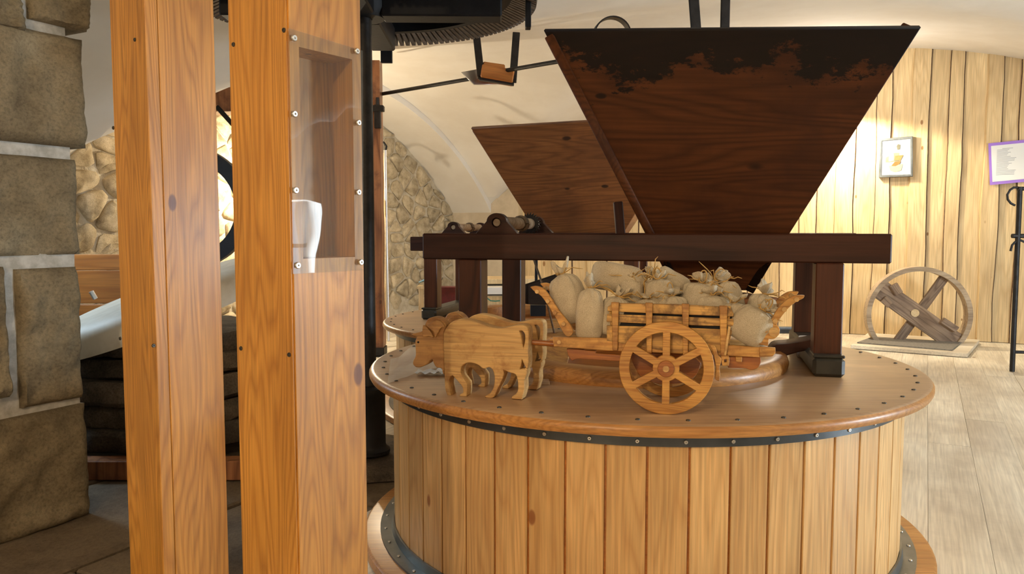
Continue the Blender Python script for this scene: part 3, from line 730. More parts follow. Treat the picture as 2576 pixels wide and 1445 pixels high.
# ------------------------------------------------------------------ toy cart: pieces traced on upright planes of its own
ca, cb = Vector((.972, -.235, 0)).normalized(), None
cb = Vector((-ca.y, ca.x, 0))
WP = onz(1678, 1044, ZL)
def cplane(d): return WP+cb*d
def tr(pts, d, sx=.3045, ox=1300, oy=620):
    P = cplane(d); out = []
    for (x, y) in pts:
        q = onpl(ox+x*sx, oy+y*sx, P, cb); out.append(((q-WP).dot(ca), q.z-ZL))
    return out
def cM(d): o = WP+cb*d; return Matrix(((ca.x, 0, -cb.x, o.x), (ca.y, 0, -cb.y, o.y), (0, 1, 0, ZL), (0, 0, 0, 1)))
cart = thing('toy_ox_cart', WP+cb*.1, 'pale wooden toy ox cart with scorched slatted box and six-spoke wheels, loaded with sacks', 'toy cart')
def cpart(name, pts, d, th, mat, smooth=True, holes=(), reg=6, bev=.0012, parent=None, **k):
    kw = dict(ox=1300) if reg == 6 else dict(ox=1600)
    polys = [(tr(pts, d, **kw), smooth)]+[(tr(h, d, **kw), True) for h in holes]
    return cut(name, polys, th, mat, parent or cart, cM(d), bev=bev, **k)
# wheels
def wheel(d, near=True):
    (cx0, cz0), = tr([(1233, 1010)], 0)
    r = cz0
    def circ(R, n=48, ph=0): return [(cx0+R*math.cos(2*math.pi*k/n+ph), cz0+R*math.sin(2*math.pi*k/n+ph)) for k in range(n)]
    ri, rh = r*.775, r*.28
    polys = [(circ(r, 56), False)]
    for k in range(6):
        a0 = math.pi/2+k*math.pi/3; a1_ = a0+math.pi/3; hw = .0078*r/.1
        pts = []
        for R_in, seq_ in ((ri, 1), (rh, -1)):
            da = math.asin(hw/R_in); arr = [a0+da+(a1_-a0-2*da)*q/8 for q in range(9)]
            if seq_ < 0: arr = arr[::-1]
            pts += [(cx0+R_in*math.cos(a), cz0+R_in*math.sin(a)) for a in arr]
        polys.append((pts, False))
    wh = cut('wheel', polys, .016, M['wheel'], cart, cM(d), bev=.0012)
    cut('hub_cap', [(circ(r*.175, 32), False)], .008, M['redwood'], wh, cM(d-.011 if near else d+.011), bev=.0012)
    cut('axle_end', [(circ(r*.07, 20), False)], .012, M['cow'], wh, cM(d-.012 if near else d+.012), bev=.001)
    return cx0, cz0, r
cx0, cz0, wr_ = wheel(.008)
wheel(.185, False)
ax0 = WP+ca*cx0+Vector((0, 0, cz0)); ax0.z = ZL+cz0
bar('axle', ax0+cb*.0, ax0+cb*.19, .016, .016, M['redwood'], cart)
# chassis rails
for d in (.034, .155):
    cpart('rail', [(298, 745), (1000, 765), (1600, 805), (2008, 832), (2008, 912), (1500, 890), (800, 862), (310, 826)], d, .014, M['cart'], False)
for d in (.022,):
    cpart('rail_end', [(1020, 830), (1150, 838), (1150, 880), (1125, 908), (1020, 912)], d, .012, M['cart'], False, reg=7)
(bx, bz), = tr([(350, 790)], .03)
cpart('deck', [(310, 738), (1000, 752), (1600, 790), (2010, 822), (2010, 840), (1500, 810), (310, 752)], .095, .12, M['cart'], False)
# box side boards, flaring: near and far
for (d, dd) in ((.030, 0), (.150, 1)):
    cpart('side_slat', [(752, 500), (800, 468), (1300, 478), (1720, 500), (1775, 520), (1792, 560), (1790, 580), (1300, 562), (750, 535)], d, .007, M['char'], False)
    cpart('side_slat', [(748, 560), (1300, 578), (1790, 600), (1792, 660), (1300, 650), (742, 622)], d, .007, M['char'], False)
    cpart('side_slat', [(745, 655), (1300, 668), (1780, 690), (1740, 880), (1300, 880), (745, 780)], d, .007, M['char'], False)
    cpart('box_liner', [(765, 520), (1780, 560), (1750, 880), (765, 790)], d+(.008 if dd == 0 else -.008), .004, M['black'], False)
for (xa, xb, y0, y1) in ((785, 842, 462, 860), (1066, 1122, 466, 880), (1366, 1422, 474, 900), (1676, 1738, 490, 905)):
    cpart('batten', [(xa-3, y0), (xb+3, y0+2), (xb, y0+60), (xb-8, y1), (xa+8, y1-3), (xa, y0+60)], .0225, .009, M['cart'], True)
# end boards of the box
for (x_, d0, d1) in ((770, .033, .150), (1760, .033, .150)):
    (lx, lz0), = tr([(x_, 500)], .03); (lx2, lz1), = tr([(x_+(20 if x_ < 1000 else -35), 800)], .03)
    p0 = WP+ca*lx+cb*d0; p1 = WP+ca*lx+cb*d1; q0 = WP+ca*lx2+cb*d0; q1 = WP+ca*lx2+cb*d1
    for p, z in ((p0, lz0), (p1, lz0), (q0, lz1), (q1, lz1)): p.z = ZL+z
    board('end_board', [q0, q1, p1, p0], .006, M['char'], cart, cb, bev=.001)
# under-frame scrolls
cpart('under_scroll', [(415, 845), (560, 850), (560, 856), (655, 862), (655, 880), (870, 895), (870, 948), (560, 930), (500, 928), (460, 945), (430, 905)], .045, .012, M['redwood'])
cpart('under_scroll', [(760, 910), (1028, 915), (1028, 960), (1000, 1005), (950, 1020), (900, 1005), (760, 1000)], .045, .012, M['redwood'], reg=7)
cpart('cradle', [(930, 880), (1420, 890), (1520, 960), (1480, 1060), (1380, 1120), (1180, 1130), (1040, 1080), (980, 1000)], .08, .02, M['redwood'])
# brake lever, bracket, strut
cpart('brake_shoe', [(600, 812), (640, 815), (665, 850), (675, 895), (705, 930), (690, 1000), (695, 1060), (685, 1112), (655, 1095), (662, 1020), (655, 960), (640, 890), (628, 850)], .012, .01, M['cart'], reg=7)
cpart('bracket', [(700, 905), (760, 900), (772, 925), (765, 985), (712, 985)], .018, .012, M['cart'], reg=7, holes=[[(728, 932), (748, 930), (748, 955), (728, 957)]])
cpart('peg', [(822, 915), (875, 915), (872, 955), (825, 950)], .024, .012, M['cart'], reg=7)
cpart('strut', [(762, 660), (783, 665), (745, 905), (725, 900)], .018, .006, M['cow'], False, reg=7)
# ladders front and rear: two saw-cut arms each with pegs
FRL = [(115, 335), (165, 328), (228, 352), (285, 425), (345, 520), (400, 590), (450, 655), (467, 710), (440, 742), (408, 738), (375, 690), (330, 600), (270, 500), (205, 410), (150, 372)]
arm = cpart('front_ladder_arm', FRL, .030, .011, M['cart'])
copy_obj(arm, cart, cM(.030+.11))
for (x, y) in ((175, 372), (262, 450), (320, 545), (393, 637)):
    (lx, lz), = tr([(x, y)], .03); p = WP+ca*lx; p.z = ZL+lz
    part('ladder_peg', MB().tube([p+cb*.018, p+cb*.155], .0045, 10), M['cow'], cart, smooth=40)
RRL = [(970, 800), (975, 755), (1020, 700), (1095, 630), (1125, 590), (1165, 520), (1230, 450), (1300, 408), (1360, 402), (1390, 405), (1380, 428), (1335, 450), (1275, 492), (1215, 560), (1165, 640), (1185, 680), (1180, 725), (1140, 762), (1095, 764), (1090, 822), (1000, 805)]
arm = cpart('rear_ladder_arm', RRL, .030, .011, M['cart'], reg=7)
c2 = copy_obj(arm, cart, cM(.030+.10))
for (x, y, rr) in ((1322, 436, .005), (1222, 520, .005), (1147, 615, .005), (1135, 705, .010), (1072, 700, .003)):
    (lx, lz), = tr([(x, y)], .03, ox=1600); p = WP+ca*lx; p.z = ZL+lz
    part('ladder_peg', MB().tube([p+cb*.019, p+cb*.145], rr, 12), M['cow'], cart, smooth=40)
# shaft between the oxen
def cpt(x, y, d, ox=1300): (lx, lz), = tr([(x, y)], d, ox=ox); p = WP+ca*lx+cb*d; p.z = ZL+lz; return p
part('draw_pole', MB().tube([cpt(-420, 745, .095), cpt(60, 788, .095), cpt(360, 812, .095)], .0065, 10), M['redwood'], cart, smooth=40)
(lx, lz), = tr([(352, 790)], .03)
p = WP+ca*lx; p.z = ZL+lz
part('ladder_peg', MB().tube([p+cb*.024, p+cb*.16], .0045, 10), M['cow'], cart, smooth=40)

# ------------------------------------------------------------------ oxen
CP = onz(1167, 998, ZL); ga = Vector((.955, -.297, 0)).normalized(); gb = Vector((-ga.y, ga.x, 0))
def ctr(pts, P, ox=1000, oy=620, s=.2907):
    out = []
    for x, y in pts:
        q = onpl(ox+x*s, oy+y*s, P, gb); out.append(((q-P).dot(ga), q.z-ZL))
    return out
def gM(P): return Matrix(((ga.x, 0, -gb.x, P.x), (ga.y, 0, -gb.y, P.y), (0, 1, 0, ZL), (0, 0, 0, 1)))
BODY = [(396, 760), (415, 715), (450, 670), (490, 645), (540, 632), (620, 642), (700, 665), (790, 698), (870, 712), (950, 702), (1020, 686), (1080, 683), (1112, 692), (1132, 720), (1136, 800), (1130, 900), (1133, 1000), (1124, 1062), (1112, 1062), (1118, 1085), (1115, 1110), (1098, 1160), (1100, 1230), (1092, 1270), (1075, 1328), (985, 1322), (990, 1303), (1022, 1282), (1040, 1245), (1038, 1170), (1020, 1112), (965, 1092), (915, 1072), (920, 1105), (902, 1165), (868, 1232), (825, 1313), (755, 1309), (765, 1294), (800, 1275), (832, 1215), (838, 1130), (818, 1068), (790, 1048), (745, 1062), (700, 1030), (650, 1012), (600, 1012), (560, 1035), (546, 1075), (552, 1120), (580, 1160), (602, 1195), (597, 1302), (533, 1299), (540, 1284), (565, 1268), (560, 1220), (520, 1170), (478, 1122), (455, 1132), (443, 1185), (452, 1235), (462, 1298), (433, 1300), (412, 1240), (405, 1120)]
def grow(h, k): cx = sum(p[0] for p in h)/len(h); cy = sum(p[1] for p in h)/len(h); return [(cx+(x-cx)*k*1.1, cy+(y-cy)*k) for x, y in h]
HOLE = [(1060, 746), (1078, 744), (1094, 765), (1097, 800), (1086, 862), (1078, 820), (1072, 780)]
HOLE2 = [(1078, 990), (1092, 1030), (1108, 1062), (1085, 1058), (1064, 1062), (1072, 1030)]
FAC = [(405, 1120), (385, 1100), (378, 1062), (330, 1050), (306, 1012), (296, 984), (276, 992), (258, 1018), (215, 1042), (188, 1052), (152, 1048), (128, 1022), (130, 992), (150, 950), (150, 880), (147, 825), (163, 786), (112, 768), (150, 752), (195, 742), (214, 722), (226, 695), (236, 664), (256, 632), (300, 615), (352, 622), (398, 658), (415, 690), (396, 760)]
EAR = [(228, 680), (262, 705), (300, 752), (312, 790), (280, 775), (252, 780), (228, 785), (221, 730)]
CREST = [(330, 790), (318, 740), (285, 712), (262, 690), (300, 655), (345, 640), (385, 660), (412, 695), (380, 705), (355, 745)]
def ox(P, label):
    t = thing('toy_ox', P, label, 'toy ox', None)
    body = cut('body', [(ctr(BODY, CP), True), (ctr(grow(HOLE, 1.25), CP), True), (ctr(grow(HOLE2, 1.2), CP), True)], .036, M['cow'], t, gM(P+gb*.018), bev=.002)
    # head and shoulder blade glued on as one board
    cut('head', [(ctr(FAC, CP), True)], .030, M['cowshade'], t, gM(P+gb*.018), bev=.002)
    h = t.children[-1]
    e = cut('ear', [(ctr(EAR, CP), True)], .006, M['cowshade'], h, gM(P-gb*.002), bev=.001)
    cut('ear', [(ctr(CREST, CP), True)], .008, M['cowshade'], h, gM(P-gb*.000) @ Matrix.Rotation(R_(0), 4, 'Y'), bev=.001)
    (x, z), = ctr([(176, 832)], CP); q = P+ga*x+gb*.0022; q.z = ZL+z
    part('eye', MB().lathe([(0, .0012), (.0022, .001), (.0026, 0)], 12), M['black'], h, zmat(q, -gb))
    return t
ox(CP, 'flat saw-cut wooden toy ox nearer the camera, scorched patches, head lowered')
ox(CP+gb*.115+ga*.004, 'flat saw-cut wooden toy ox hidden behind the nearer one, in front of the cart')

# ------------------------------------------------------------------ linen sacks
def sack_mesh(L, r, seed, ruf=1., flat=.72, neck=.19):
    rn = random.Random(seed); n = 56; prof = []
    # (height fraction, radius fraction)
    P_ = [(0, .05), (.008, .62), (.04, .86), (.10, .97), (.28, 1.02), (.5, 1.02), (.68, 1.0), (.80, .90), (.87, .70), (.905, .40), (.935, neck), (.95, neck*.92), (.962, neck*1.15), (.985, neck*1.6), (1.05, neck*2.1*ruf), (1.13, neck*2.2*ruf), (1.135, neck*1.95*ruf), (1.05, neck*1.3), (.99, neck*.8)]
    mb = MB(); vs = []; ph = rn.uniform(0, 6); k1 = rn.choice((5, 6, 7)); 
    for i, (h, q) in enumerate(P_):
        for k in range(n):
            a = 2*math.pi*k/n
            fold = 0
            if .6 < h < .94: fold = (.22*abs(math.sin(a*k1+ph))-.12)*min(1, (h-.6)/.28)**1.5
            if h > .96: fold = .17*math.sin(a*k1+ph+h*9)+.30*math.sin(a*2+ph*2)+.16*math.sin(a*3+ph)
            if h < .05: fl_ = flat*.45
            elif h < .3: fl_ = flat*(.6+.4*(h-.05)/.25)
            else: fl_ = flat
            if h > .8: fl_ = flat+(1-flat)*min(1, (h-.8)/.12)
            rad = r*q*(1+fold)
            x, y = rad*math.cos(a), rad*math.sin(a)*fl_
            # square up the outline a little
            if h < .7: x = math.copysign(abs(x/r)**.82*r, x) if x else 0
            z = h*L
            if h > .96: z += .06*L*math.sin(a*2+ph*1.7)*(h-.93)*7; x += r*.25*math.sin(ph)*(h-.95)*6
            nz = Vector((noise.noise((x/r*1.3+seed*3, y/r*1.3, h*3)), noise.noise((x/r*1.3, y/r*1.3+seed*5, h*3+9)), 0))*r*.14
            vs.append(Vector((x, y, z))+nz*(1 if h < .9 else .5))
    m = len(P_); fs = [(i*n+k, i*n+(k+1) % n, (i+1)*n+(k+1) % n, (i+1)*n+k) for i in range(m-1) for k in range(n)]
    fs.append(tuple(range(n-1, -1, -1)))
    mb.add(vs, fs); me = mb.mesh('cloth', smooth=75)
    me.materials.append(M['linen']); return me
def sack(bpx, npx, wpx, d, seed, label, dn=None, ruf=1., loop=0, straws=4, flat=.72, kind='straw', roll=0):
    """bottom pixel, neck pixel, width in px, depth offset behind the cart's near side"""
    P0 = onpl(bpx[0], bpx[1], cplane(d), cb); P1 = onpl(npx[0], npx[1], cplane(d if dn is None else dn), cb)
    L = (P1-P0).length/.94; Yd = (P0.y+P1.y)/2; r = wpx*.55*Yd/F
    t = thing('linen_sack', P0, label, 'sack', 'small linen sacks on the toy cart')
    zax = (P1-P0).normalized(); y = cb-zax*cb.dot(zax); y.normalize(); x = y.cross(zax)
    if roll: Rm = Matrix.Rotation(roll, 3, zax); x = Rm @ x; y = Rm @ y
    Mx = Matrix(((x.x, y.x, zax.x, P0.x), (x.y, y.y, zax.y, P0.y), (x.z, y.z, zax.z, P0.z), (0, 0, 0, 1)))
    me = sack_mesh(L, r, seed, ruf, flat)
    part('cloth', me, None, t, Mx)
    rn = random.Random(seed); nk = Vector((0, 0, .945*L)); rr = r*.20
    tie = MB().tube([nk+Vector((rr*math.cos(a), rr*math.sin(a), rn.uniform(-.0006, .0006))) for a in [2*math.pi*k/16 for k in range(17)]], .0016, 6)
    for i in range(straws):
        a = rn.uniform(math.pi*1.05, math.pi*1.95); ln = rn.uniform(.016, .05); s0 = Vector((rr*math.cos(a), rr*math.sin(a), nk.z))
        d1 = Vector((math.cos(a)*1.3, math.sin(a)*.6-.1, rn.uniform(-.25, .35))).normalized()
        pts = [s0+d1*ln*q+Vector((0, 0, .012*math.sin(q*2.2)*rn.uniform(.3, 1))) for q in (0, .25, .5, .75, 1)]
        tie.tube(pts, [.0014, .0013, .0012, .0011, .0005], 5)
    for i in range(loop):
        a = rn.uniform(-.5, .5)-math.pi/2; w_ = rn.uniform(.006, .009); hh = rn.uniform(.018, .026)
        s0 = Vector((rr*math.cos(a), rr*math.sin(a), nk.z))
        tie.tube([s0+Vector((w_*math.sin(2*math.pi*q)*(1), -.004, hh*(1-math.cos(2*math.pi*q))/2*1.3)) for q in [k/14 for k in range(15)]], .0015, 6)
    part('raffia_tie', tie, M['raffia'], t, Mx, smooth=60)
    return t
SK = [  # bottom, neck, width, depth, seed, label
 ((1452, 812), (1412, 690), 76, .070, 1, 'leftmost linen sack, leaning outwards over the front ladder of the cart', {}),
 ((1481, 854), (1486, 724), 62, .040, 2, 'tall upright linen sack second from the left, its pointed bottom over the cart rail', {}),
 ((1535, 845), (1556, 746), 64, .055, 3, 'linen sack half hidden behind the front corner of the cart box', dict(straws=8)),
 ((1488, 690), (1622, 712), 66, .115, 4, 'large linen sack lying on its side on top, left end seam showing', dict(straws=7, dn=.09)),
 ((1725, 735), (1645, 690), 58, .125, 5, 'large linen sack lying on its side on top, right of the knot of ties', dict(straws=5, dn=.11)),
 ((1590, 775), (1588, 700), 52, .085, 6, 'dim linen sack deep in the middle of the load below the raffia tuft', dict(straws=5)),
 ((1662, 775), (1656, 702), 62, .075, 7, 'pale linen sack with grey bow in the middle of the load', dict(loop=1)),
 ((1632, 800), (1629, 752), 56, .065, 8, 'linen sack whose crumpled neck opens like a fan above the side boards', dict(ruf=1.7)),
 ((1692, 812), (1690, 744), 68, .068, 9, 'round linen sack above the second batten of the cart box', dict(ruf=1.6, loop=1)),
 ((1748, 800), (1768, 712), 84, .098, 10, 'linen sack with one tall raffia loop standing up', dict(loop=1)),
 ((1786, 830), (1790, 742), 84, .080, 11, 'wide linen sack near the rear end of the side boards, twine hanging down', dict(loop=1, ruf=1.4)),
 ((1842, 800), (1822, 708), 64, .110, 12, 'smooth linen sack at the back with two rounded ear-like corners', dict(straws=3)),
 ((1848, 840), (1846, 762), 62, .060, 13, 'dark folded linen sack squeezed behind the rear corner of the box', dict(ruf=1.4)),
 ((1862, 860), (1918, 780), 96, .045, 14, 'fat linen sack standing outside the box on the rear rail', dict(loop=2, ruf=1.1)),
 ((1890, 850), (1925, 740), 66, .105, 15, 'linen sack behind the fat rear one, raffia straw pointing up', dict(ruf=1.5)),
 ((1735, 800), (1800, 705), 60, .110, 16, 'linen sack at the back of the load beside the raffia loop', dict(loop=1, ruf=1.3)),
]
for (bp_, np_, w_, d, sd, lb, kw) in SK: sack(bp_, np_, w_, d, sd, lb, **kw)
#PART2
# ------------------------------------------------------------------ iron drive: vertical shaft, pot bearing, crown gear
SH = at(925, 860, 2.86); SX, SY = SH.x, SH.y
slab = thing('footing_stone', (SX, SY, 0), 'dark worn footing stone under the black iron shaft', 'stone')
part('slab', rough_block(.42, .36, .05, 10, .006, 3), M['oldstone'], slab, Matrix.Translation((SX+.02, SY, .05)) @ Matrix.Rotation(.2, 4, 'Z'), smooth=50)
pot = thing('shaft_bearing', (SX, SY, .06), 'black cast iron pot bearing at the foot of the vertical shaft', 'bearing')
part('housing', MB().lathe([(0, .0), (.078, .0), (.078, .012), (.066, .02), (.062, .03), (.062, .215), (.067, .222), (.068, .245), (.060, .25), (.040, .252), (0, .252)], 40), M['black'], pot, T(SX, SY, .06), smooth=40)
shf = thing('drive_shaft', (SX, SY, .313), 'slim black vertical iron shaft beside the right pine post', 'shaft')
part('shaft', MB().lathe([(.030, .0), (.030, 1.60)], 32), M['iron'], shf, T(SX, SY, .313), smooth=40)
GZ = 1.70; GR = .61
gear = thing('crown_gear', (SX, SY, GZ), 'large dark crown gear with many grey teeth hanging under the vault', 'gear')
part('rim', MB().lathe([(.50, .030), (.50, .11), (.60, .13), (.61, .12), (.605, .035)], 96, close=True), M['black'], gear, T(SX, SY, GZ), smooth=30)
part('web', MB().lathe([(.05, .07), (.05, .09), (.51, .09), (.51, .07)], 64, close=True), M['black'], gear, T(SX, SY, GZ))
part('hub', MB().lathe([(.032, -.05), (.075, -.05), (.09, -.02), (.09, .1), (.032, .1)], 32, close=True), M['black'], gear, T(SX, SY, GZ), smooth=30)
tooth = MB().add([(x, y, z) for (x, z, h_) in ((.50, .045, .007), (.625, .0, .008), (.635, .055, .008), (.5, .085, .007)) for y in (-h_, h_)], [(0, 1, 3, 2), (2, 3, 5, 4), (4, 5, 7, 6), (6, 7, 1, 0), (0, 2, 4, 6), (1, 7, 5, 3)]).mesh('tooth')
tooth.materials.append(M['cog'])
for k in range(148):
    link('tooth', tooth, gear, Matrix.Translation((SX, SY, GZ)) @ Matrix.Rotation(2*math.pi*k/148, 4, 'Z'))
for k in range(4):
    d = Vector((math.cos(k*math.pi/2+.02), math.sin(k*math.pi/2+.02), 0)); c = Vector((SX, SY, GZ))
    bar('arm', c+d*.07+Z*.0, c+d*.50+Z*.0, .10, .10, M['black'], gear, bevel=.006)
    bar('stay', c+d*.585+Z*-.00, c+d*.605+Z*-.0, .05, .16, M['black'], gear, bevel=.002)
# old brown post with clamp, far behind the shaft
op = at(944, 700, 5.5)
opt = thing('old_post', (op.x, op.y, 0), 'old red-brown weathered post with an iron clamp, behind the black shaft', 'post')
mb = MB(); N = 26
for k in range(N+1):
    z = 2.06*k/N; wv = .008*noise.noise((z*3, 1, 0)); w_ = .058
    mb.v += [Vector((-w_, -w_, z)), Vector((w_+wv, -w_, z)), Vector((w_+wv, w_, z)), Vector((-w_, w_, z))]
for k in range(N):
    for j in range(4): mb.f.append((k*4+j, k*4+(j+1) % 4, k*4+4+(j+1) % 4, k*4+4+j)); mb.m.append(0)
mb.f += [(3, 2, 1, 0), (N*4, N*4+1, N*4+2, N*4+3)]; mb.m += [0, 0]
part('shaft', mb, M['oldpost'], opt, T(op.x, op.y, 0))
q = at(950, 290, op.y-.07)
part('clamp', MB().box(-.022, .022, -.02, .02, -.09, .07), M['iron'], opt, T(q), bevel=.004)
part('clamp_collar', MB().box(-.05, .055, -.03, .03, -.02, .02), M['iron'], opt, T(q+Vector((-.01, .0, .045))), bevel=.004)
part('clamp_bolt', MB().tube([q+Vector((.0, 0, .06)), q+Vector((0, 0, .12))], .012, 8), M['iron'], opt)
part('base_ring', MB().box(-.068, .068, -.068, .068, 0, .06), M['iron'], opt, T(op.x, op.y, 0), bevel=.004)
# tube and strip of wood leaning on the rubble wall
pt, pb = at(969, 378, 6.2), onz(977, 858, 0.0)
tb = thing('metal_tube', pb, 'shiny aluminium tube with a black hook on top, leaning by the rubble wall', 'tube')
part('tube', MB().tube([pb, pt], .013, 16), M['alu'], tb, smooth=40)
part('hook', MB().tube([pt+Vector((0, 0, -.02)), pt+Vector((.01, 0, .03)), pt+Vector((-.01, 0, .06)), pt+Vector((-.05, 0, .065)), pt+Vector((-.08, 0, .05))], .009, 8), M['black'], tb, smooth=50)
p0, p1 = onz(966, 866, 0.02), at(963, 385, 6.3)
tagp(bar('wood_strip', p0, p1, .035, .02, M['planks']), 'thin pale wooden strip standing behind the aluminium tube', 'strip')

# line shaft under the vault with its hanging bearing
Yb = 4.9
hb = thing('hanging_bearing', at(1245, 190, Yb), 'small wooden bearing block in two iron hangers under the white vault', 'bearing')
bar('hanger', at(1198, 84, Yb), at(1210, 195, Yb-.1), .035, .045, M['iron'], hb, up=(1, 0, 0))
bar('hanger', at(1299, 84, Yb), at(1290, 206, Yb-.1), .035, .045, M['iron'], hb, up=(1, 0, 0))
bar('crosspiece', at(1205, 199, Yb-.1), at(1293, 213, Yb-.1), .05, .014, M['iron'], hb)
bar('block', at(1212, 183, Yb-.08), at(1292, 197, Yb-.08), .16, .075, M['orange'], hb, bevel=.006)
bar('cap', at(1216, 166, Yb), at(1270, 174, Yb), .13, .03, M['orange'], hb, bevel=.006)
board('mount_plate', [at(1160, 182, Yb), at(1192, 214, Yb), at(1262, 212, Yb+.05), at(1215, 172, Yb+.05)], .01, M['alu'], hb, (1, 0, 0))
r0, r1, r2 = at(900, 247, 5.7), at(1215, 193, 4.95), at(1420, 152, 4.35)
ls = thing('line_shaft', r1, 'long thin iron line shaft running across under the vault', 'shaft')
part('rod', MB().tube([r0, r1], .0125, 12), M['iron'], ls, smooth=40)
part('rod', MB().tube([at(1252, 181, 4.82), r2], .0125, 12), M['iron'], ls, smooth=40)
sp = thing('iron_strap', at(1786, 0, 3.1), 'pair of dark iron straps hanging behind the big hopper', 'strap')
bar('strap', at(1731, -190, 3.1), at(1752, 90, 3.1), .012, .040, M['iron'], sp, up=(1, 0, 0))
bar('strap', at(1829, -190, 3.1), at(1823, 90, 3.1), .012, .036, M['iron'], sp, up=(1, 0, 0))
bar('cross_rod', at(1700, 85, 3.1), at(1860, 80, 3.1), .02, .02, M['iron'], sp)
bc = at(1538, 92, 3.3)
tagp(part('belt_pulley', MB().lathe([(.072, -.045), (.078, -.045), (.078, .045), (.072, .045)], 40, close=True), M['iron'], None, frame(bc, (1, 0, 0), z=(.25, 1, .15)), smooth=40), 'small grey iron pulley rim peeping over the hopper edge', 'pulley')
# machinery in the gap between the posts
Yg = 4.5
fw_ = thing('flywheel', at(481, 523, Yg), 'black iron flywheel seen between the two pine posts', 'wheel')
part('rim', MB().lathe([(.265, -.03), (.345, -.03), (.35, 0), (.345, .03), (.265, .03)], 64, close=True), M['black'], fw_, frame(at(481, 523, Yg), (1, 0, 0), z=(-.1, -1, 0)), smooth=30)
for k in (1, 2):
    a = k*math.pi/3; c = at(481, 523, Yg); d = Vector((math.cos(a), 0, math.sin(a)))
    bar('spoke', c-d*.28, c+d*.28, .03, .04, M['black'], fw_)
tagp(bar('cross_beam', at(340, 244, 4.7), at(860, 246, 4.7), .16, .19, M['oldpost']), 'brown squared cross beam behind the posts, above the flywheel', 'beam')
tagp(bar('iron_bar', at(345, 176, 4.6), at(860, 196, 4.6), .02, .028, M['black']), 'thin black iron bar above the brown cross beam', 'bar')
tagp(bar('brace', at(545, 268, 4.55), at(620, 352, 4.55), .02, .025, M['black']), 'short black diagonal brace below the brown cross beam', 'brace')

# pale cone stone on a pile of dark old millstones, behind the posts
px_ = Vector((1, 0, .335)).normalized(); C = at(405, 737, 3.15); yv = Vector((.12, 1, .21)); zv = px_.cross(yv).normalized()
pd = thing('pale_stone_disc', C, 'tilted pale round stone with a short steel pin, lying on the dark millstones', 'stone disc')
part('disc', MB().lathe([(0, .02), (.38, .012), (.43, -.004), (.455, -.03), (.46, -.095), (.0, -.095)], 96), M['pale'], pd, frame(C, px_, z=zv), smooth=50)
q = at(240, 752, 3.3)
part('pin', MB().tube([q, q+Vector((-.012, -.01, .032))], .010, 12), M['alu'], pd, smooth=40)
random.seed(9)
pc = Vector((C.x+.02, 3.24, 0))
zc = .07
for i, (h_, r_) in enumerate(((.085, .47), (.08, .44), (.09, .46), (.075, .43), (.07, .40))):
    mb = MB(); n = 60; prof = [(0, 0), (r_*.97, 0), (r_, h_*.2), (r_, h_*.8), (r_*.97, h_), (0, h_)]
    vs = []
    for (r0_, z0_) in prof:
        for k in range(n):
            a = 2*math.pi*k/n; nz = noise.noise((math.cos(a)*5, math.sin(a)*5, i*9+z0_*20))*.035+noise.noise((math.cos(a)*16, math.sin(a)*16, i*9+z0_*30))*.012
            rr = r0_+(nz if r0_ > 0 else 0); vs.append(Vector((rr*math.cos(a), rr*math.sin(a), z0_+(noise.noise((math.cos(a)*3, math.sin(a)*3, i))*.012 if r0_ > 0 else 0))))
    mb.add(vs, [(l*n+k, l*n+(k+1) % n, (l+1)*n+(k+1) % n, (l+1)*n+k) for l in range(5) for k in range(n)])
    nm = ['undermost', 'second from the bottom', 'middle', 'fourth from the bottom', 'topmost'][i]
    tagp(part('old_millstone', mb, M['oldstone'], None, T(pc.x+random.uniform(-.02, .02), pc.y, zc) @ Matrix.Rotation(.0 if i < 3 else -.03, 4, 'Y'), smooth=40), 'dark rough millstone, %s of the pile behind the posts' % nm, 'millstone', 'pile of old millstones')
    zc += h_+.004
tagp(bar('base_timber', onz(140, 1178, 0.035), onz(640, 1178, 0.035), .07, .07, M['oldpost']), 'brown timber on the ground in front of the millstone pile', 'timber')
ob_ = thing('orange_boards', at(250, 700, 3.75), 'orange-brown boards standing behind the pale stone disc', 'boards')
bar('board', at(120, 660, 3.75), at(330, 660, 3.75), .02, .075, M['orange'], ob_)
bar('board', at(120, 722, 3.75), at(330, 722, 3.75), .02, .16, M['orange'], ob_)
bar('board', at(120, 810, 3.75), at(330, 810, 3.75), .02, .17, M['orange'], ob_)

